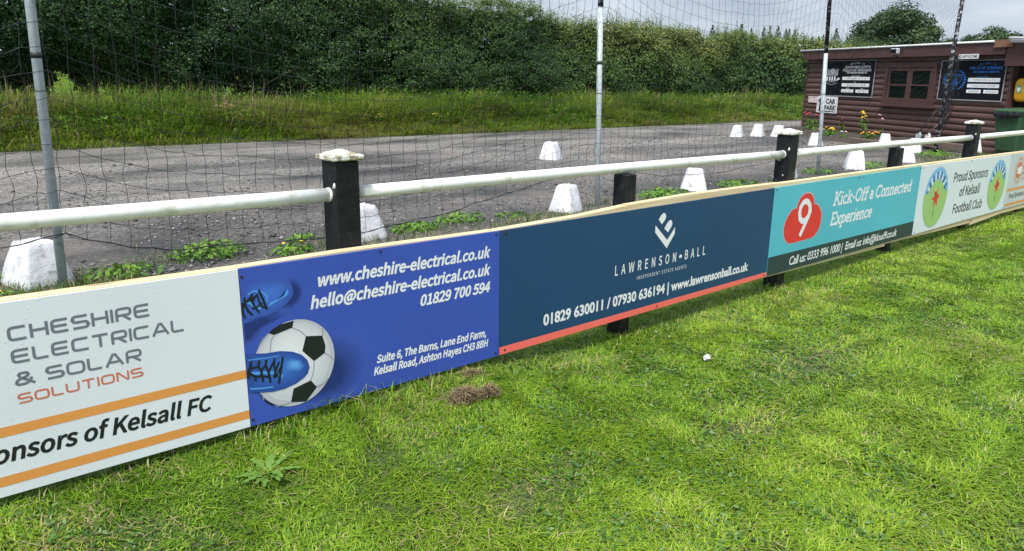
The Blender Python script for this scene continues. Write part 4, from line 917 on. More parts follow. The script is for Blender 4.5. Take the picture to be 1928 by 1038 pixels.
MB().box((7.0, -.23, 2.42), (.46, .05, .16)).build('roof_board', plain('bare_board', (.20, .10, .055), .7, .25, 9), hut)
MB().tube([(7.2, -.26, 2.46), (8.6, -.26, 2.39)], .035, 10).tube([(7.2, -.32, 2.52), (8.6, -.34, 2.45)], .03, 10).build('gutter_pipe', M['white_trim'], hut)
MB().box((3.5, -.012, 2.19), (7.0, .03, .06)).build('wall_plate', M['dark_inside'], hut)
def vbars(mb, x0, x1, z0, z1, w, y0, y1):
    mb.box(((x0 + x1) / 2, (y0 + y1) / 2, z1 - w / 2), (x1 - x0, y1 - y0, w), 0, .004).box(((x0 + x1) / 2, (y0 + y1) / 2, z0 + w / 2), (x1 - x0, y1 - y0, w), 0, .004)
    for x in (x0 + w / 2, x1 - w / 2): mb.box((x, (y0 + y1) / 2 - .001, (z0 + z1) / 2), (w, y1 - y0 - .004, z1 - z0 - 2 * w + .004), 0, .004)
mb = MB(); vbars(mb, 3.34, 5.08, .985, 2.03, .10, -.105, -.03)
win = mb.build('window', M['brown_trim'], hut)
for x0, x1 in ((3.46, 4.205), (4.215, 4.96)):
    c = MB(); vbars(c, x0, x1, 1.09, 1.92, .075, -.092, -.03); c.box(((x0 + x1) / 2, -.072, 1.50), (x1 - x0 - .15, .03, .04))
    c.build('casement', M['brown_trim'], win); MB().box(((x0 + x1) / 2, -.056, 1.505), (x1 - x0 - .14, .006, .70)).build('pane', M['glass_dark'], win)
MB().box((4.21, -.095, .97), (1.86, .12, .035), 0, .004).build('sill', M['brown_trim'], win)

def on_hut(name, label, cat, u, v, out=.0, group=None): return thing(name, label, cat, hut_pt(u, out, v), group, HR)
# floodlight
t = on_hut('floodlight', 'small grey floodlight under the roof edge above the hut window', 'light', 3.86, 2.30, .225)
MB().box((0, -.10, .04), (.24, .10, .13), 0, .015).build('lamp_body', M['galv'], t); MB().box((0, -.02, .0), (.06, .06, .10)).build('bracket', M['galv'], t)
MB().box((0, -.152, .035), (.20, .004, .10)).build('lens', M['glass_dark'], t)

# signs
M['sign_black'] = plain('sign_black', (.005, .006, .010), .5, .15, 5, spec=.2); M['silver'] = plain('silver_frame', (.28, .29, .30), .4, .1, 9)
ink['blue'] = print_mat('ink_blue', (.02, .17, .55)); ink['dullgrey'] = print_mat('ink_dullgrey', (.35, .36, .40)); ink['hand'] = print_mat('ink_hand', (.10, .10, .12))
ink['yellowish'] = print_mat('ink_yellowish', (.42, .40, .26))
def wall_sign(name, label, u0, u1, v0, v1, mat, frame, out=.062, th=.014):
    t = on_hut(name, label, 'sign', u0, v0, out, None); w, h = u1 - u0, v1 - v0
    mb = MB(); mb.loft([[(0, y, 0), (w, y, 0), (w, y, h), (0, y, h)] for y in (0, th)]); mb.build('panel', mat, t)
    if frame:
        f_ = MB(); vbars(f_, -.02, w + .02, -.02, h + .02, .024, -.012, th); f_.build('frame', M['silver'], t)
    return t, Plate(lambda a, b, L: (a * w, -.0014 * L, (1 - b) * h)), w, h
def fixture_sign(t, pl, w, h, main, lines, plates, ph):
    a = h / w
    def flip(mb, s, x0, x1, b, hh, bold=.04):
        V, F = raw_text(s, F_SANS, bold, 0); k = (x1 - x0) / (V[:, 0].max() - V[:, 0].min())
        mb.add(pl.pts([(x0 + (q[0] - V[:, 0].min()) * k, b - q[1] * hh) for q in V], 2), F)
    part(t, 'lettering', main, lambda mb: [flip(mb, *q) for q in lines])
    def arc(mb):
        s = 'WELCOME TO'; x0, x1 = ph['arc']; c = (x0 + x1) / 2
        for i, ch in enumerate(s):
            if ch == ' ': continue
            f_ = (i + .5) / len(s); x = x0 + (x1 - x0) * f_; k = (f_ - .5) * 2; V, F = raw_text(ch, F_SANS, .07, 0); th = .45 * k; hh = .036
            V = V - [V[:, 0].max() / 2, 0, 0]; cx = math.cos(th); sx = math.sin(th)
            mb.add(pl.pts([(x + (q[0] * cx + q[1] * sx) * hh * a, ph['arcb'] + .035 * k * k - (-q[0] * sx + q[1] * cx) * hh) for q in V], 2), F)
    part(t, 'lettering', main, arc)
    part(t, 'plate', ink['white'], lambda mb: [pl.poly(mb, [(x0, y1), (x1, y1), (x1, y0), (x0, y0)], 1) for x0, x1, y0, y1, s in plates])
    part(t, 'lettering', ink['hand'], lambda mb: [flip(mb, s, x0 + (x1 - x0) * .17, x1 - (x1 - x0) * .12, y1 - (y1 - y0) * .26, (y1 - y0) * .46, .0) for x0, x1, y0, y1, s in plates])
t, pl, w, h = wall_sign('fixture_sign', 'black fixture sign with a white shield crest and white lettering', .73, 2.895, 1.16, 2.135, M['sign_black'], True)
fixture_sign(t, pl, w, h, ink['white'], [("JOHN WALKER'S", .424, .918, .212, .066), ('FIELD OF DREAMS', .406, .937, .302, .066), ('THE HOME OF KELSALL FC', .477, .865, .357, .038, .06), ('NEXT GAME', .58, .746, .442, .024, .03), ('VS', .645, .672, .612, .026, .03), ('DATE', .50, .565, .785, .022, .03), ('KO', .79, .83, .785, .022, .03)],
    [(.406, .93, .452, .542, 'KELSALL F.C'), (.407, .931, .635, .727, 'CHESTER NOMADS'), (.41, .647, .805, .892, '18/11/23'), (.69, .93, .805, .892, '2:00')], {'arc': (.535, .80), 'arcb': .085})
def crest(mb): pl.poly(mb, [(.075, .42), (.305, .42), (.315, .26), (.32, .215), (.26, .245), (.195, .205), (.13, .245), (.072, .215), (.075, .26)][::-1], 1)
part(t, 'crest', ink['dullgrey'], crest)
part(t, 'crest', ink['white'], lambda mb: ([pl.poly(mb, [(x, .57), (x + .030, .57), (x + .034, .445), (x + .004, .445)], 1) for x in (.078, .130, .182, .234)], pl.poly(mb, [(.27, .565), (.325, .47), (.36, .51), (.31, .56)], 1), pl.poly(mb, [(.165, .26), (.195, .24), (.225, .26), (.235, .31), (.195, .36), (.155, .31)][::-1], 2)))
part(t, 'crest', ink['yellowish'], lambda mb: pl.disc(mb, (.195, .30), .022, .034, 3, 16))
part(t, 'crest', ink['dullgrey'], lambda mb: (pl.stroke(mb, [(.08, .62), (.12, .655), (.19, .69), (.26, .655), (.31, .62)], .012, 1), pl.stroke(mb, [(.12, .60), (.26, .60)], .018, 2)))
t, pl, w, h = wall_sign('fixture_sign', 'black fixture sign with a blue laurel crest and blue lettering', 5.195, 7.0, 1.19, 2.075, M['sign_black'], True)
fixture_sign(t, pl, w, h, ink['blue'], [('FIELD OF DREAMS', .462, .955, .222, .066), ('THE HOME OF TARVIN FC', .515, .917, .307, .042, .05), ('NEXT GAME', .60, .76, .415, .02, .02), ('VS', .67, .69, .568, .02, .02), ('DATE', .50, .57, .715, .02, .02), ('KO', .79, .83, .715, .02, .02)],
    [(.46, .945, .437, .537, 'TARVIN A.FC'), (.46, .945, .590, .682, 'VISITING TEAM'), (.46, .685, .735, .820, 'SUNDAY'), (.725, .945, .735, .820, '9:00 am')], {'arc': (.60, .85), 'arcb': .095})
def lau(mb):
    c = (.245, .47)
    pl.stroke(mb, [(.13, .30), (.19, .285), (.245, .245), (.30, .285), (.36, .30), (.355, .48), (.32, .58), (.245, .665), (.17, .58), (.135, .48)], .010, 1, True)
    for s in (-1, 1):
        for i in range(9):
            a = math.radians(-62 + i * 14.5); rx, rz = .165, .265; x = c[0] + s * rx * math.cos(a); z = c[1] - rz * math.sin(a) + .03; dx, dz = s * -math.sin(a), -math.cos(a)
            for o in (-1, 1):
                ex = (x + dx * .035 * .6 + o * s * .020, z + dz * .060 + .0); pl.poly(mb, [(x, z), (x + dx * .012 + o * s * .022, z + dz * .028), ex, (x + dx * .022, z + dz * .05)] if o * s > 0 else [(x, z), (x + dx * .022, z + dz * .05), ex, (x + dx * .012 + o * s * .022, z + dz * .028)], 1 + .3 * (o > 0) + .01 * i)
    pl.disc(mb, (.245, .545), .048, .085, 1.5, 20); pl.poly(mb, [(.225, .74), (.265, .74), (.245, .69)], 1)
    V, F = raw_text('TARVIN', F_SANS, .03, 0); k = .19 / V[:, 0].max(); mb.add(pl.pts([(.15 + q[0] * k, .395 - q[1] * .06) for q in V], 2), F)
    V, F = raw_text('ATHLETIC FC', F_SANS, .0, 0); k = .17 / V[:, 0].max(); mb.add(pl.pts([(.16 + q[0] * k, .445 - q[1] * .03) for q in V], 2), F)
part(t, 'crest', ink['blue'], lau)
part(t, 'crest', M['sign_black'], lambda mb: [pl.poly(mb, [(x + .014 * math.cos(a), z + .025 * math.sin(a)) for a in np.radians(np.arange(90, 450, 72))][::-1], 2.5) for x, z in ((.245, .545), (.245, .485), (.215, .525), (.275, .525), (.227, .60), (.263, .60))])
def text_sign(name, label, u0, u1, v0, v1, mat, rows, out=.05, bold=.06, fnt=None):
    t, pl, w, h = wall_sign(name, label, u0, u1, v0, v1, mat, False, out, .006)
    def f(mb):
        for s, x0, x1, b, hh in rows:
            V, F = raw_text(s, fnt or F_GROT, bold, 0); k = (x1 - x0) / (V[:, 0].max() - V[:, 0].min()); mb.add(pl.pts([(x0 + (q[0] - V[:, 0].min()) * k, b - q[1] * hh) for q in V], 1), F)
    part(t, 'lettering', ink['black'], f); return t, pl, w, h
M['sign_white'] = plain('sign_white', (.74, .75, .76), .45, .05, 6); M['sign_pink'] = plain('sign_pink', (.62, .52, .52), .6, .15, 8)
t, pl, w, h = text_sign('car_park_sign', 'white sign reading CAR PARK behind the net pole on the hut', .60, 1.535, .655, 1.13, M['sign_white'], [('CAR', .44, .90, .43, .27), ('PARK', .38, .96, .82, .27)], .075)
part(t, 'lettering', ink['black'], lambda mb: (pl.poly(mb, [(.12, .94), (.93, .94), (.93, .885), (.12, .885)], 1), pl.poly(mb, [(.12, .88), (.20, .88), (.20, .34), (.12, .34)], 1), pl.poly(mb, [(.04, .335), (.28, .335), (.16, .06)], 1)))
text_sign('name_plate', 'small white name plate reading G. NEWSOME above the blue lettered sign', 5.82, 6.385, 2.11, 2.215, M['sign_white'], [('G.NEWSOME', .04, .96, .80, .60)], .235, .015)
t, pl, w, h = wall_sign('faded_notice', 'faded pinkish blank notice left of the car park sign', .14, .60, .93, 1.115, M['sign_pink'], False, .060, .006)

# yellow cabinet in the porch, wheelie bin
M['yellow_case'] = plain('yellow_case', (.78, .40, .01), .4, .06, 6)
t = on_hut('defibrillator_cabinet', 'rounded yellow cabinet with a green heart plate hanging in the porch', 'cabinet', 7.50, 1.19, -.10)
mb = MB(); mb.loft([[(x, y, z) for x, z in rnd([(-.27 + k, 0 + k), (-.27 + k, .50 - k), (.27 - k, .50 - k), (.27 - k, k)], .12, True, 6)] for y, k in ((.16, 0), (-.06, 0), (-.10, .02), (-.115, .05))], smooth=True); mb.build('case', M['yellow_case'], t)
MB().box((-.13, -.118, .27), (.13, .006, .16)).build('plate', print_mat('plate_green', (.12, .36, .20)), t)
mb = MB(); P2 = Plate(lambda a, b, L: (a, -.122 - .0008 * L, b)); P2.poly(mb, [(-.17, .25), (-.13, .20), (-.09, .25), (-.085, .29), (-.10, .315), (-.13, .295), (-.16, .315), (-.175, .29)], 1); mb.build('heart', ink['white'], t)
MB().tube([(.16, -.12, .25), (.16, -.15, .25)], .07, 18).build('lock', M['screw'], t)
M['bin_green'] = plain('bin_green', (.030, .085, .038), .55, .15, 8, dirt=(.06, .10, .06)); M['tyre'] = plain('bin_tyre', (.018, .018, .02), .7, .2, 9); M['bag'] = plain('bin_bag', (.012, .013, .017), .3, .3, 9, .5)
bz = .10
t = thing('wheelie_bin', 'dark green wheelie bin with black bag under its lid beside the hut sign', 'bin', hut_pt(7.85, .45, bz), None, HR + math.radians(8))
mb = MB(); R = []
for z, hx, hy, oy in ((.05, .22, .22, .03), (.10, .235, .25, .02), (.55, .265, .295, .0), (.84, .285, .33, -.01), (.845, .305, .35, -.01), (.885, .305, .35, -.01)):
    R.append([(x, y + oy, z) for x, y in rnd([(-hx, -hy), (hx, -hy), (hx, hy), (-hx, hy)], .05, True, 4)])
mb.loft(R); mb.build('body', M['bin_green'], t)
mb = MB(); mb.loft([[(x, y - .01, z + dz * (y + .36)) for x, y in rnd([(-hx, -hy), (hx, -hy), (hx, hy), (-hx, hy)], .06, True, 4)] for z, hx, hy, dz in ((.898, .325, .37, .02), (.925, .325, .37, .03), (.945, .29, .33, .04))]); mb.build('lid', M['bin_green'], t)
mb = MB(); r_ = np.random.default_rng(4)
mb.loft([[(.31 * q, -.33 - .055 * s + .01 * r_.normal(), .90 - dz - .05 * (1 - abs(q)) * (dz > .02) + .012 * r_.normal()) for q in np.linspace(-.9, .95, 14)] for s, dz in ((.2, -.01), (.9, .01), (1.0, .06), (.6, .10))], close=False, cap=False, smooth=True); mb.build('bin_bag', M['bag'], t)
for s in (-1, 1):
    w_ = MB(); w_.tube([(s * .27, .24, .10), (s * .325, .24, .10)], .10, 18).build('wheel', M['tyre'], t)
MB().tube([(-.24, .40, .90), (.24, .40, .90)], .015, 8).build('handle', M['bin_green'], t)

# ------------------------------------------------------------------ flower bed in front of the hut
def bed():
    nu, no = 70, 14; U = np.linspace(-.6, 5.6, nu); O = np.linspace(-.02, 1.5, no); uu, oo = np.meshgrid(U, O, indexing='ij')
    h = (.16 * (1 - np.clip((oo - .35) / .95, 0, 1) ** 1.3) + .09 * (n2(uu, oo, 3, 61) - .45) * (oo < 1.3)) * np.clip((uu + .6) * 4, 0, 1) * np.clip((5.6 - uu) * 3, 0, 1)
    base = np.array(HO); Pw = base + uu[..., None] * np.array(he) - oo[..., None] * np.array(hi); Pw[..., 2] = gz(Pw[..., 0]) + .012 + h
    i = np.arange((nu - 1) * (no - 1)); a = (i // (no - 1)) * no + i % (no - 1); T = np.concatenate([np.stack([a, a + 1, a + no + 1], -1), np.stack([a, a + no + 1, a + no], -1)])
    tag(tri_mesh('flower_bed_soil', Pw.reshape(-1, 3), T, M['soil']), kind='structure')
bed()
M['sleeper'] = wood_mat('weathered_sleeper', (.085, .065, .05), (.19, .15, .12), 0)
for u0, u1, o_, z, lab in ((3.9, 5.9, 1.32, .08, 'weathered brown timber sleeper edging the flower bed near the flaking pole'), (5.3, 6.75, .55, .14, 'shorter weathered timber sleeper lying against the hut beside the bin')):
    t = tag(MB().box((0, 0, 0), (u1 - u0, .13, .16), 0, .012).build('timber_sleeper', M['sleeper']), lab, 'timber'); t.location = hut_pt((u0 + u1) / 2, o_, z); t.rotation_euler = (0, 0, HR)
def flower(name, label, u, out, h, spread, nf, col, size, leaf_h, nleaf, seed, z0=.14):
    r = np.random.default_rng(seed); t = thing(name, label, 'flower', hut_pt(u, out, z0), 'flowers in the bed before the hut')
    n = nleaf; a = r.uniform(0, 6.283, n); d = spread * np.sqrt(r.uniform(0, 1, n)); P = np.stack([d * np.cos(a), d * np.sin(a), leaf_h * r.uniform(0, 1, n)], -1)
    nr = np.stack([np.cos(a), np.sin(a), np.ones(n) * .8], -1) + r.normal(0, .4, (n, 3)); V, T, C = leaves(P, nr, r.uniform(.05, .11, n), r.uniform(.02, .045, n), r.uniform(.1, .7, n), r)
    tri_mesh('foliage', V, T, M['weed'], C, t)
    m = plain('petal', col, .5, .15)
    for i in range(nf):
        fx, fy = r.normal(0, spread * .6, 2); fz = h * r.uniform(.72, 1.0); q = MB(); st = MB(); st.tube([(fx * .3, fy * .3, 0), (fx * .7, fy * .7, fz * .6), (fx, fy, fz)], .005, 5)
        for k in range(7):
            a = k * .898; c, s = math.cos(a), math.sin(a); q.add([(fx, fy, fz), (fx + size * (.6 * c - .35 * s), fy + size * (.6 * s + .35 * c), fz + size * .25), (fx + size * c, fy + size * s, fz + size * r.uniform(-.1, .35)), (fx + size * (.6 * c + .35 * s), fy + size * (.6 * s - .35 * c), fz + size * .25)], [(0, 1, 2, 3)])
        q.loft([[(fx + rr * math.cos(k) * size, fy + rr * math.sin(k) * size, fz + dz * size) for k in np.arange(0, 6.2, 1.05)] for rr, dz in ((.1, .0), (.5, .22), (.35, .5), (.05, .55))])
        s_ = st.build('stem', M['weed'], t); q.build('flower_head', m, s_)
flower('red_flower_plant', 'bushy red flowering plant at the left corner of the hut', .95, .45, .52, .22, 13, (.50, .06, .09), .055, .32, 150, 1)
flower('yellow_daisy_plant', 'low yellow flowers left of the tall yellow roses', 2.25, .75, .20, .20, 11, (.80, .60, .02), .048, .14, 110, 2, .10)
flower('yellow_rose_bush', 'tall yellow roses in the middle of the flower bed', 3.20, .45, .64, .16, 7, (.82, .62, .03), .062, .50, 100, 3)
flower('marigold_plant', 'low orange and yellow marigolds below the hut window', 3.85, .75, .20, .18, 12, (.82, .38, .02), .048, .15, 100, 4, .10)
flower('pink_flower', 'single pale pink flower on a thin stem below the hut window', 3.75, .35, .66, .05, 2, (.75, .45, .55), .058, .25, 14, 5)
flower('cream_flower', 'small cream flower between the yellow roses and the marigolds', 3.1, .95, .17, .06, 2, (.70, .68, .60), .055, .10, 30, 6, .08)
flower('dark_red_shrub', 'sparse dark red leafed shrub behind the low yellow flowers', 2.15, .30, .42, .12, 5, (.16, .02, .03), .05, .34, 30, 7)
def shovel(label, u, out, h, lean, bladecol, seed):
    t = thing('garden_tool', label, 'garden tool', hut_pt(u, out, .13), None, HR)
    MB().tube([(0, 0, .22), (lean * .5, out * .45, .22 + (h - .22) * .5), (lean, out * .85, h)], .016, 8).build('shaft', M['sleeper'] if seed else M['tyre'], t)
    mb = MB(); mb.loft([[(-w_ + lean * .2, y, z), (0 + lean * .2, y + .012, z), (w_ + lean * .2, y, z), (lean * .2, y - .006, z)] for w_, y, z in ((.02, 0, 0), (.075, .0, .02), (.095, .01, .16), (.08, .02, .22), (.02, .03, .26))]); mb.build('blade', bladecol, t)
    MB().tube([(lean - .05, out * .85, h), (lean + .05, out * .85, h)], .014, 8).build('grip', M['tyre'], t)
shovel('black spade leaning on the hut right of the window', 5.12, .42, .78, .12, M['galv'], 0)
shovel('pale shovel with a white blade leaning on the hut beside the flaking pole', 5.50, .50, .72, .15, M['white_trim'], 1)
# ------------------------------------------------------------------ long grass of the verge
M['verge'] = leafy('verge_blade', [(0, (.040, .105, .014)), (.35, (.110, .235, .024)), (.62, (.24, .37, .040)), (.82, (.34, .37, .075)), (.9, (.32, .25, .12)), (1, (.46, .37, .21))], .45, .5)
def verge():
    r = np.random.default_rng(31); parts = []
    for x0, x1, nt_, nb, w0 in ((-4, 14, 3000, 26, .015), (14, 26, 1800, 24, .019), (26, 50, 2000, 20, .028)):
        tx = r.uniform(x0, x1, nt_); ty = 16.42 + 3.6 * r.uniform(0, 1, nt_) ** .9
        th = .09 + .42 * np.clip((ty - 16.35) / 2.4, 0, 1) + .62 * np.clip(n2(tx, ty, .8, 71) * .6 + n2(tx, ty, 2.1, 70) * .5 - .15, 0, 1) * np.clip((ty - 16.3) / 1.8, .12, 1); tt = n2(tx, ty, .45, 72)
        n = nt_ * nb; th = th * r.uniform(.55, 1.5, nt_) - .22 * np.clip((ty - 18.2) / 1.6, 0, 1) * th; tt = tt + r.normal(0, .16, nt_); i = np.repeat(np.arange(nt_), nb); sp = .15
        x = tx[i] + r.normal(0, sp, n); y = np.maximum(ty[i] + r.normal(0, sp * .8, n), 16.30 + .12 * n2(tx[i], ty[i], 2, 74)); h = th[i] * r.uniform(.55, 1.25, n)
        yaw = np.arctan2(y - ty[i] - .05, x - tx[i]) + r.normal(0, .5, n)
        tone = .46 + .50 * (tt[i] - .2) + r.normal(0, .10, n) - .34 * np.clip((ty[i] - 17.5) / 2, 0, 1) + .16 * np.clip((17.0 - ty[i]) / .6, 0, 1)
        dry = (n2(tx, ty, .9, 73)[i] > .60) & (r.uniform(size=n) < .5) | (r.uniform(size=n) < .09); tone = np.where(dry, r.uniform(.78, .98, n), np.clip(tone, .02, .76))
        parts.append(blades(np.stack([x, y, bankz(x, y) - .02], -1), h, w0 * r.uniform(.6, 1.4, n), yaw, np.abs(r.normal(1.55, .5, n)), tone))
    V, T, C = merge(parts); tag(tri_mesh('verge_grass', V, T, M['verge'], C), 'long rank grass growing on the bank below the hedge', 'grass', kind='stuff')
    # dry stalks at the hedge foot
    n = 3600; x = r.uniform(-3, 45, n); k = .75 * n2(x, x * 0, .35, 75) + .45 * np.exp(-((x - 5.5) / 2.6) ** 2) - .2 * (x > 11) > r.uniform(.25, .95, n); x = x[k]; n = len(x); y = r.uniform(17.6, 19.6, n)
    V, T, C = blades(np.stack([x, y, bankz(x, y)], -1), r.uniform(.55, 1.2, n), r.uniform(.006, .011, n) * (1 + .02 * np.maximum(x, 0)), r.uniform(0, 6.283, n), np.abs(r.normal(.14, .12, n)), r.uniform(.45, 1, n))
    tag(tri_mesh('dry_grass_stalks', V, T, M['hay'], C), 'tall straw coloured grass stalks at the foot of the hedge', 'grass', kind='stuff')
    # broad leaved weeds among the grass
    n = 52000; x = r.uniform(-4, 45, n); y = r.uniform(16.8, 19.7, n); k = n2(x, y, .7, 76) + .18 * (y - 18) > r.uniform(.45, .85, n); x, y = x[k], y[k]; n = len(x)
    nr = r.normal(0, .5, (n, 3)) + [0, -.5, .9]; V, T, C = leaves(np.stack([x, y, bankz(x, y) + r.uniform(.05, .50, n) + .35 * np.clip(y - 18.4, 0, 1) * r.uniform(0, 1, n)], -1), nr, r.uniform(.05, .10, n) * (1 + .015 * np.maximum(x, 0)), r.uniform(.02, .04, n) * (1 + .015 * np.maximum(x, 0)), r.uniform(0, .65, n), r)
    tag(tri_mesh('verge_weeds', V, T, M['weed'], C), 'nettles and broad leaved weeds among the long verge grass', 'weeds', kind='stuff')
verge()
def verge_flower(label, x, y, h, col, n, seed, size=.03):
    r = np.random.default_rng(seed); z = float(bankz(x, y)); t = thing('wild_flower', label, 'flower', (x, y, z)); mb = MB(); q = MB()
    m = plain('petal', col, .6, .2)
    for i in range(n):
        fx, fy, fz = r.normal(0, .13), r.normal(0, .08), h * r.uniform(.75, 1.05); st = MB().tube([(fx * .4, fy * .4, 0), (fx, fy, fz)], .006, 4).build('stem', M['weed'], t)
        MB().loft([[(fx + rr * math.cos(k), fy + rr * math.sin(k), fz + dz) for k in np.arange(0, 6.2, .9)] for rr, dz in ((.3 * size, -.3 * size), (size, .1 * size), (.8 * size, .5 * size), (.2 * size, .7 * size))]).build('flower_head', m, st)
verge_flower('brown thistle heads standing in the verge grass left of the left capped post', 7.0, 17.6, .62, (.30, .17, .12), 9, 1, .045)
verge_flower('small yellow wild flowers in the verge behind the left capped post', 10.6, 17.0, .42, (.75, .58, .02), 8, 2, .022)
verge_flower('yellow ragwort in the verge near the hut', 26.5, 18.0, .6, (.60, .52, .04), 6, 3, .035)
verge_flower('few yellow wild flowers in the verge behind the blue board', 12.3, 16.9, .40, (.75, .58, .02), 6, 4, .022)

# ------------------------------------------------------------------ hedge
M['hedge'] = leafy('hedge_leaf', [(0, (.013, .034, .015)), (.3, (.034, .080, .028)), (.6, (.075, .140, .036)), (.85, (.150, .200, .050)), (1, (.21, .23, .07))], .5, .22, spec=.18)
M['bark'] = plain('hedge_bark', (.055, .043, .034), .9, .3, 14, .5)
def htop(x): return np.interp(x, [-6, 8, 13, 15, 17.5, 20.5, 24, 27, 31.5, 36, 60], [5.2, 4.7, 4.2, 3.75, 3.72, 3.45, 3.32, 3.36, 3.28, 3.2, 3.05])
def hedge():
    r = np.random.default_rng(41); h = thing('hedge', 'tall dense dark green hedge running along the far side of the car park', 'hedge', (0, 20, .4))
    off = np.array([0, 20, .4]); parts = []
    gap = lambda x, c, w: np.exp(-np.abs((x - c) / w) ** 3)
    bot = lambda x: bankz(x, np.full_like(x, 19.8)) + .30 * np.clip((16 - x) / 10, .15, 1) + .35 * (n2(x, x * 0, .55, 81) - .45) + 1.0 * (.86 * gap(x, 4.35, .36) + .72 * gap(x, 5.12, .22) + .72 * gap(x, 8.25, .32) + .5 * gap(x, 9.0, .2))
    for x0, x1, nc, nl, ls in ((-5, 10, 3000, 54, .054), (10, 20, 2000, 52, .060), (20, 32, 1700, 42, .085), (32, 62, 2200, 26, .15)):
        cx = r.uniform(x0, x1, nc); b_ = bot(cx); tp = htop(cx) + .38 * (n2(cx, cx * 0, .9, 82) - .5) + .30 * (n2(cx, cx * 0, 2.6, 83) - .5)
        f = r.uniform(0, 1, nc) ** .85; cz = b_ + (tp - b_) * f
        side = r.uniform(0, 1, nc); roof = f > .88
        bulge = .38 * np.sin(np.pi * np.clip(f * .9 + .1, 0, 1)) + .75 * (n2(cx, cz, .75, 84) - .5) + .35 * (n2(cx, cz, 2.0, 85) - .5)
        cy = 20.15 - bulge - .12 + .5 * r.uniform(0, 1, nc) ** 2; cy = np.where(roof & (side < .5), r.uniform(19.7, 21.3, nc), cy)
        n = nc * nl; i = np.repeat(np.arange(nc), nl); rad = (.15 + .13 * r.uniform(size=nc))[i] * (1 + .35 * (ls > .08) + .5 * (ls > .12))
        D = r.normal(size=(n, 3)); D /= np.linalg.norm(D, axis=1, keepdims=True); rr = rad * r.uniform(.25, 1, n) ** .5
        P = np.stack([cx[i], cy[i], cz[i]], -1) + D * rr[:, None] * [1.25, .8, .75]
        nr = D * .6 + r.normal(0, .45, (n, 3)) + [0, -.45, .65]
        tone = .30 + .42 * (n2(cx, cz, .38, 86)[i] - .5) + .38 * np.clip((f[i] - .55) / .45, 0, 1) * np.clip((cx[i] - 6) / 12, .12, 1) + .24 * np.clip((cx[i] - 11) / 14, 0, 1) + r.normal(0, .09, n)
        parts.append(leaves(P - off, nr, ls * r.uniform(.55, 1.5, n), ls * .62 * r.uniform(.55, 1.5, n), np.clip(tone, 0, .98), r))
    # deeper, larger leaves close the hedge
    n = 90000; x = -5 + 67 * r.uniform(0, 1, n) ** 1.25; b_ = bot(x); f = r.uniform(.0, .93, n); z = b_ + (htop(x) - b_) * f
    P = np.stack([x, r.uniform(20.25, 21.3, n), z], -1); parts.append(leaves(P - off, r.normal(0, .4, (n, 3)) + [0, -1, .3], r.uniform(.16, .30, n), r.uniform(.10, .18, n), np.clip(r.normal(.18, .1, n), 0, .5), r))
    # upright shoots breaking the top line
    ns = 1500; sx = 9 + 50 * r.uniform(0, 1, ns) ** 1.3; sz = htop(sx) + .3 * (n2(sx, sx * 0, .9, 82) - .5) - .12; sh = r.uniform(.12, .78, ns) * np.where(n2(sx, sx * 0, 1.1, 87) > .5, 1.15, .6); sy = r.uniform(19.8, 20.9, ns); lean = r.normal(0, .16, ns)
    m = 15; i = np.repeat(np.arange(ns), m); u = np.tile(np.linspace(0, 1, m), ns); big = 1 + .018 * np.maximum(sx[i] - 8, 0)
    P = np.stack([sx[i] + lean[i] * u * sh[i] + r.normal(0, .028, ns * m) * big, sy[i] + r.normal(0, .03, ns * m), sz[i] + sh[i] * u], -1)
    parts.append(leaves(P - off, r.normal(0, .6, (ns * m, 3)) + [0, -.6, .5], .062 * big * (1.15 - .5 * u), .034 * big * (1.15 - .5 * u), np.clip(r.normal(.72, .14, ns * m), 0, 1), r))
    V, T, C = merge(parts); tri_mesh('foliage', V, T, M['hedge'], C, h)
    mb = MB()
    for k in range(90):
        x = r.uniform(-4, 45); y = r.uniform(19.7, 20.6); z0 = float(bankz(x, y)); p = Vector((x, y, z0 - .1)) - Vector(off); q = [p]
        for s in range(4): p = p + Vector((r.normal(0, .12), r.normal(0, .08), r.uniform(.35, .6))); q.append(p)
        w = r.uniform(.02, .05); mb.tube(q, [w, w * .9, w * .7, w * .5, w * .3], 6)
        for s in range(2): a = q[1 + s]; mb.tube([a, a + Vector((r.normal(0, .3), -r.uniform(.05, .35), r.uniform(.2, .5)))], [w * .5, w * .2], 5)
    mb.tube([(-5, -.35, .42), (20, -.4, .40), (45, -.4, .1)], .003, 4)
    mb.build('stems', M['bark'], h)
hedge()

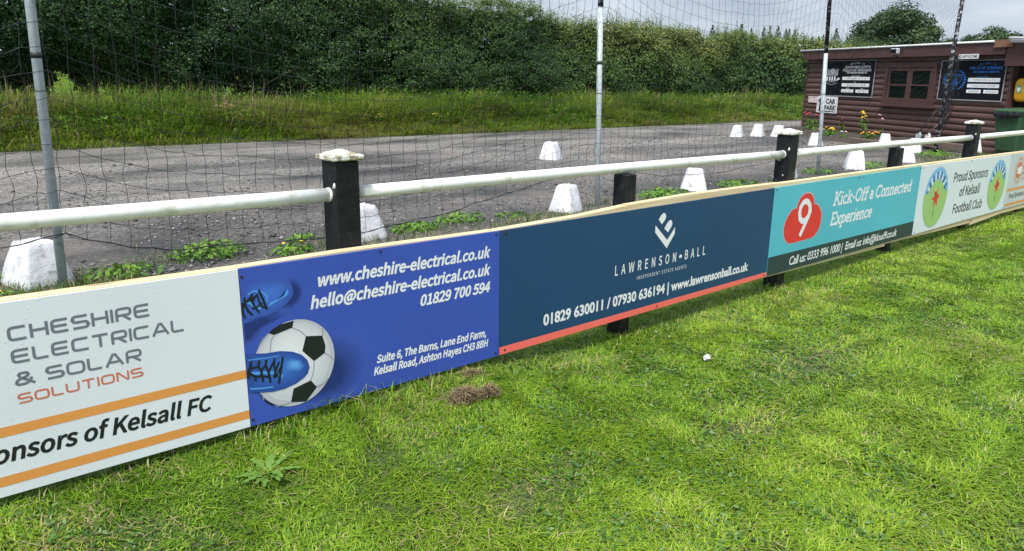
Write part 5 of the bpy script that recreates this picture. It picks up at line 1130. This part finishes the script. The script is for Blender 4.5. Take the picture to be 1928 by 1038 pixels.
# ------------------------------------------------------------------ trees beyond
M['oak_leaf'] = leafy('oak_leaf', [(0, (.010, .028, .011)), (.4, (.026, .058, .018)), (.7, (.052, .092, .026)), (1, (.09, .13, .04))], .5, .2)
M['pine_leaf'] = leafy('conifer_needles', [(0, (.018, .036, .018)), (.5, (.036, .062, .028)), (1, (.065, .095, .04))], .6, .1)
def broad_tree(name, label, x, y, h, rx, seed, trunk=.28, nb=46, nl=300, ls=.26, flat=1.0, group='trees beyond the hut'):
    r = np.random.default_rng(seed); z = float(bankz(x, y)); t = thing(name, label, 'tree', (x, y, z), group)
    zc = h * .60; rz = h * .40 * flat; parts = []
    for k in range(nb):
        d = r.normal(size=3); d /= np.linalg.norm(d); s = r.uniform(.45, .95); lump = 1 + .28 * math.sin(3 * d[0] + seed) * math.cos(2.6 * d[2] + 2 * d[1])
        c = np.array([d[0] * rx * s * lump, d[1] * rx * s * .9, zc + d[2] * rz * s * lump]); R = rx * r.uniform(.20, .36)
        D = r.normal(size=(nl, 3)); D /= np.linalg.norm(D, axis=1, keepdims=True); P = c + D * R * (r.uniform(.35, 1.05, nl) ** .6)[:, None] * [1.1, 1, .78]
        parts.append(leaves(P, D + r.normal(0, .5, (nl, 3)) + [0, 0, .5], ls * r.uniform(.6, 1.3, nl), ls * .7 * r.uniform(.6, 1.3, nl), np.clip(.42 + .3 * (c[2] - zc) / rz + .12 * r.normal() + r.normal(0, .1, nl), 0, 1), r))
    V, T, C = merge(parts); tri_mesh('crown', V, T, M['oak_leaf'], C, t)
    mb = MB(); mb.tube([(0, 0, -.3), (.05, 0, h * .2), (.1, .05, h * .42), (.05, 0, h * .7)], [trunk, trunk * .75, trunk * .55, trunk * .15], 10)
    for k in range(9):
        a = k * .7 + r.normal(0, .2); z0 = h * r.uniform(.28, .5); L = rx * r.uniform(.45, .75); mb.tube([(.06, .02, z0), (L * .5 * math.cos(a), L * .5 * math.sin(a), z0 + h * .1), (L * math.cos(a), L * math.sin(a), z0 + h * .24)], [trunk * .4, trunk * .26, trunk * .08], 7)
    mb.build('trunk', M['bark'], t); return t
def at(px, rng_): # azimuth measured from +X for a bearing given in degrees, with distance
    a = math.radians(px); return rng_ * math.cos(a), rng_ * math.sin(a)
x, y = at(22.7, 78); broad_tree('oak_tree', 'large round oak tree rising behind the middle of the hut roof', x, y, 7.4, 4.1, 3, .4, 95, 330, .26)
x, y = at(17.2, 92); broad_tree('oak_tree', 'smaller dark oak tree behind the right end of the hut roof', x, y, 6.6, 3.6, 9, .35, 60, 320, .28, .95)
x, y = at(20.7, 74); broad_tree('field_tree', 'bushy tree at the right shoulder of the large oak', x, y, 5.4, 2.0, 12, .25, 40, 260, .24)
x, y = at(25.2, 70); broad_tree('field_tree', 'low bushy tree at the left foot of the large oak', x, y, 4.0, 2.0, 15, .2, 34, 240, .22)
x, y = at(19.2, 80); broad_tree('field_tree', 'low dark tree in the gap between the two oaks', x, y, 4.3, 2.4, 17, .2, 34, 240, .25)
x, y = at(15.0, 86); broad_tree('field_tree', 'low dark tree at the far right edge behind the hut', x, y, 5.0, 3.0, 19, .2, 34, 240, .27)
def conifer(h, w, seed):
    r = np.random.default_rng(seed); t = thing('conifer_tree', 'x', 'tree', (0, 0, 0), 'pointed conifers behind the hedge'); n = 1500
    u = r.uniform(0, 1, n) ** .75; zz = h * (1 - u * .93); tier = .75 + .25 * np.abs(np.sin(zz * 5.2 + r.normal(0, .2, n))); d = w * u * tier * r.uniform(.35, 1, n) ** .5; a = r.uniform(0, 6.283, n)
    P = np.stack([d * np.cos(a), d * np.sin(a), zz - d * .25], -1); nr = np.stack([np.cos(a) * .6, np.sin(a) * .6, np.ones(n)], -1) + r.normal(0, .35, (n, 3))
    V, T, C = leaves(P, nr, r.uniform(.15, .34, n), r.uniform(.06, .12, n), np.clip(r.normal(.4, .2, n), 0, 1), r); tri_mesh('crown', V, T, M['pine_leaf'], C, t)
    MB().tube([(0, 0, -.2), (0, 0, h * .5), (0, 0, h * .99)], [.09, .06, .012], 7).build('trunk', M['bark'], t); return t
protos = [conifer(6.2, 2.3, 1), conifer(6.2, 1.7, 2), conifer(6.2, 2.8, 3)]; used = set()
order = ['first', 'second', 'third', 'fourth', 'fifth', 'sixth', 'seventh', 'eighth', 'ninth', 'tenth', 'eleventh', 'twelfth', 'thirteenth', 'fourteenth', 'fifteenth']
def conifers(spots):
    for i, (az, rg, top) in enumerate(spots):
        k = [2, 2, 1, 0, 1, 2, 0, 1, 0, 1, 0, 0, 1, 2, 1][i % 15]; src = protos[k]
        if k in used:
            o = src.copy(); COL.objects.link(o)
            for c in src.children: q = c.copy(); COL.objects.link(q); q.parent = o
        else: o = src; used.add(k)
        x, y = at(az, rg); z = float(bankz(x, y)); o.location = (x, y, z); s = (top - .35 - z) / 6.2; o.scale = (s, s, s); o.rotation_euler = (0, 0, i * 1.3)
        o['label'] = '%s pointed dark conifer from the left showing above the hedge' % order[i]
conifers([(34.28, 62, 5.68), (32.36, 69, 6.19), (31.68, 65, 5.63), (30.84, 72, 6.12), (30.47, 68, 5.98), (29.92, 64, 5.7), (29.39, 71, 5.91), (29.19, 67, 5.69), (28.84, 63, 5.36), (28.19, 70, 5.33), (27.68, 66, 5.03), (27.29, 62, 4.88), (27.0, 69, 5.35), (26.22, 65, 5.57), (25.51, 72, 5.33)])
